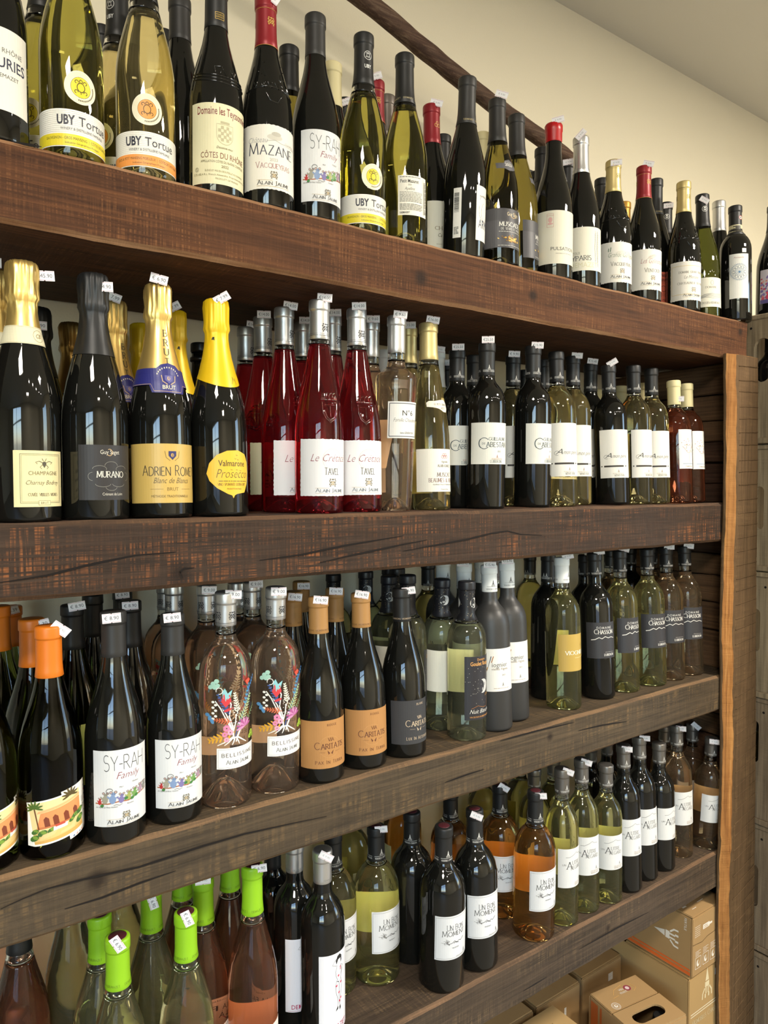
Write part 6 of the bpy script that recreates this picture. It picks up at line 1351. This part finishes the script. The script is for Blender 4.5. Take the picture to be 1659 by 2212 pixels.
# ------------------------------------------------------------------ cardboard cartons under the lowest shelf
CB = mat('brown_cardboard', '#a58559', .8, bump=.15, bscale=90.); CB2 = mat('tan_cardboard', '#b0905f', .8, bump=.15, bscale=90.); CBE = mat('cardboard_edge', '#8a6a44', .85)
def carton(loc, size, rotz, m, label, top_hole=False, front=None, left=None, topd=None, sticker=None, seam=None):
    """loc = front left bottom corner"""
    w, d, h = size; root = empty('cardboard_box', loc); root.rotation_euler = (0, 0, rotz); tag(root, label, 'box', 'wine cartons under the rack')
    t = .004; e = .0015
    def B(nm, bs, mm=m, par=root): return obj(nm, boxes(nm, bs, e), mm, par)
    body = B('front_panel', [((0, 0, 0), (w, t, h))]); B('back_panel', [((0, d - t, 0), (w, d, h))]); B('side_panel', [((0, t + .0003, 0), (t, d - t - .0003, h))]); B('side_panel', [((w - t, t + .0003, 0), (w, d - t - .0003, h))]); B('bottom_panel', [((t, t, 0), (w - t, d - t, t))])
    g = .0016; md = d * .52
    if not top_hole: B('top_flap', [((g, g, h), (w - g, md - g, h + t))])
    else:
        bm = bmesh.new()
        def loop(p):
            vs = [bm.verts.new((q[0], q[1], h)) for q in p]; return [bm.edges.new((vs[k], vs[(k + 1) % len(vs)])) for k in range(len(vs))]
        E = loop([(g, g), (w - g, g), (w - g, md - g), (g, md - g)])
        hx, hy, hw, hr = w * .5, md * .52, w * .30, .016
        E += loop([(hx + hw - hr + hr * cos(a), hy + hr * sin(a)) for a in [-pi / 2 + pi * k / 8 for k in range(9)]] + [(hx - hw + hr + hr * cos(a), hy + hr * sin(a)) for a in [pi / 2 + pi * k / 8 for k in range(9)]])
        bmesh.ops.triangle_fill(bm, use_beauty=True, edges=E); rr = bmesh.ops.extrude_face_region(bm, geom=bm.faces[:]); bmesh.ops.translate(bm, vec=(0, 0, t), verts=[q for q in rr['geom'] if isinstance(q, bmesh.types.BMVert)]); bmesh.ops.recalc_face_normals(bm, faces=bm.faces)
        obj('top_flap', bm_mesh(bm, 'top_flap'), m, root)
    B('top_flap', [((g, md + g, h), (w - g, d - g, h + t))])
    def put(ink, nm, M):
        if not ink.P: return
        me = ink.flat(nm, .3); me.transform(M); obj(nm, me, INK, root)
    if seam:
        i = Ink(); i.line(seam, 1.2, '#5d462c'); put(i, 'flap_seam', Matrix.Identity(4))
    if front: i = Ink(); front(i); put(i, 'front_print', Matrix.Identity(4))
    if left: i = Ink(); left(i); put(i, 'side_print', Matrix.Translation((0, d, 0)) @ Matrix.Rotation(-pi / 2, 4, 'Z'))
    if topd: i = Ink(); topd(i); put(i, 'top_print', Matrix.Translation((0, 0, h + t)) @ Matrix.Rotation(-pi / 2, 4, 'X'))
    if sticker:
        i = Ink(); x, z, sw, shh = sticker; i.rect(x, z, x + sw, z + shh, '#e4e3e0'); i.line([(x + 1.5, z + shh * .5), (x + sw - 1.5, z + shh * .5)], .6, '#b0b0b0'); put(i, 'sticker', Matrix.Translation((0, -.0003, 0)))
    return root
WI = '#e6e0d4'
def g1_front(i):
    for k in range(6): i.line([(9, 92 + k * 4.6), (31, 92 + k * 4.6)], .9, WI)
    i.poly([(42, 100), (68, 100), (70, 103), (80, 103), (80, 108), (70, 108), (68, 111), (42, 111)], WI); i.line([(46, 103), (64, 103)], 1.4, '#a58458'); i.line([(46, 107), (60, 107)], 1.4, '#a58458')
    i.line([(100, 122), (132, 122)], 2.4, WI); i.line([(100, 127), (132, 127)], 1., WI); i.poly([(110, 118), (124, 118), (121, 106), (113, 106)], WI)
    for k in range(4):
        x = 12 + k * 31; i.frame(x, 16, x + 23, 42, 1.1, WI); i.ell(x + 11, 28, 6, 8, WI, 10); i.ell(x + 13, 30, 3, 5, '#a58458', 8)
        for q in range(4): i.line([(x, 46 + q * 3.4), (x + (22 if q % 2 else 15), 46 + q * 3.4)], .9, WI)
def g1_left(i):
    i.rect(6, 3, 330, 11, '#d9682c'); i.rect(6, 14, 330, 18, '#d9682c')
    i.caps('VIGNOBLES', 118, 92, 26, WI, w=140, thin=.06, thick=.12); i.caps('CHASSON', 130, 56, 26, WI, w=118, thin=.06, thick=.12)
    def rot(px, py): return (py, px)
    j = Ink(); steeple(j, 0, 0, 7.5, WI)
    for (p, f, c) in j.P: i.P.append(([(300 - q[1] * .95, 72 + q[0] * 1.1) for q in p], f, c))
    i.text('FERTILE', 314, 118, 6, WI, rot=-90)
def g1_top(i): i.rect(16, 34, 30, 38, WI); i.line([(30, 20), (46, 20)], 1.4, WI); lines(i, 50, 86, [56, 51, 46], 2.2, WI, 2); i.line([(66, 30), (90, 30)], 1.6, WI); lines(i, 100, 124, [60, 55], 2.4, WI, 4)
carton((1.505, .900, .3905), (.140, .335, .1375), 0, CB, 'upper cardboard box by the post, printed with icons and two orange stripes', front=g1_front, left=g1_left, topd=g1_top, seam=[(1, 76), (40, 72), (60, 78), (100, 80), (139, 72)])
def g2_front(i):
    steeple(i, 74, 318, 8., '#e0d2ac')
    i.line([(8, 300), (136, 300)], 2.2, '#e6dcc0'); i.line([(8, 294), (136, 294)], 2.2, '#e6dcc0'); i.caps('VIGNOBLES CHASSON', 72, 272, 10, '#e0d2ac', w=116, thin=.06, thick=.12, init=1.2)
carton((1.4995, .903, 0), (.142, .335, .3855), 0, CB2, 'tall cardboard box under the striped one, steeple print on its front', front=g2_front, sticker=(106, 358, 18, 16))
def seal(i):
    i.ring(26, 90, 10, 10, 1., WI); i.ring(26, 90, 7.4, 7.4, .7, WI); i.ell(26, 90, 4.6, 4.6, WI, 12); i.ell(27, 91, 2, 2, '#a58559', 8); i.ell(92, 122, 9, 9, '#8d3a4a', 16); i.ell(92, 122, 5, 5, '#d9c4c4', 12); i.text('VIN', 74, 121, 6, WI, w=13); i.text('VIVANT', 74, 112, 6, WI, w=22); i.line([(46, 118), (58, 130), (86, 136)], .8, '#d8a860'); i.line([(38, 110), (56, 112)], .8, '#d8a860'); i.line([(100, 108), (112, 114), (108, 130)], .8, '#d8a860')
carton((1.320 + .149 * sin(radians(-8.2)), 1.042 - .149 * cos(radians(-8.2)), 0), (.1465, .149, .346), radians(-8.2), CB, 'front cardboard box with dark hand hole cut in its top', top_hole=True, topd=seal, left=lambda i: (i.rect(8, 20, 30, 340, '#b8602c'), i.rect(36, 20, 42, 340, '#b8602c')))
def tulip(i):
    c = '#4a3a24'
    for sx in (-1, 1):
        i.line([(70, 150), (70 + sx * 14, 160), (70 + sx * 26, 186), (70 + sx * 12, 182), (70 + sx * 2, 168)], 1.1, c); i.line(arc(70 + sx * 8, 176, 10, 14, 200, 380, 12), 1., c)
    i.line(arc(70, 172, 10, 18, 0, 180, 12), 1.1, c); i.line([(70, 150), (64, 140), (76, 140), (70, 150)], .9, c)
carton((1.085, .842, 0), (.142, .226, .346), 0, CB2, 'front cardboard box with line-drawn flower on its top, cut by the lower frame edge', topd=tulip)
carton((1.349, 1.0845, 0), (.149, .18, .346), 0, CB, 'rear cardboard box behind the hand hole box, square sticker on its front', sticker=(98, 302, 17, 19))
carton((1.189, 1.080, 0), (.147, .185, .346), 0, CB, 'middle rear cardboard box with narrow slanted sticker', sticker=(92, 285, 7, 24))
carton((1.030, 1.078, 0), (.147, .185, .346), 0, CB, 'rear left cardboard box, only its top corner in view')
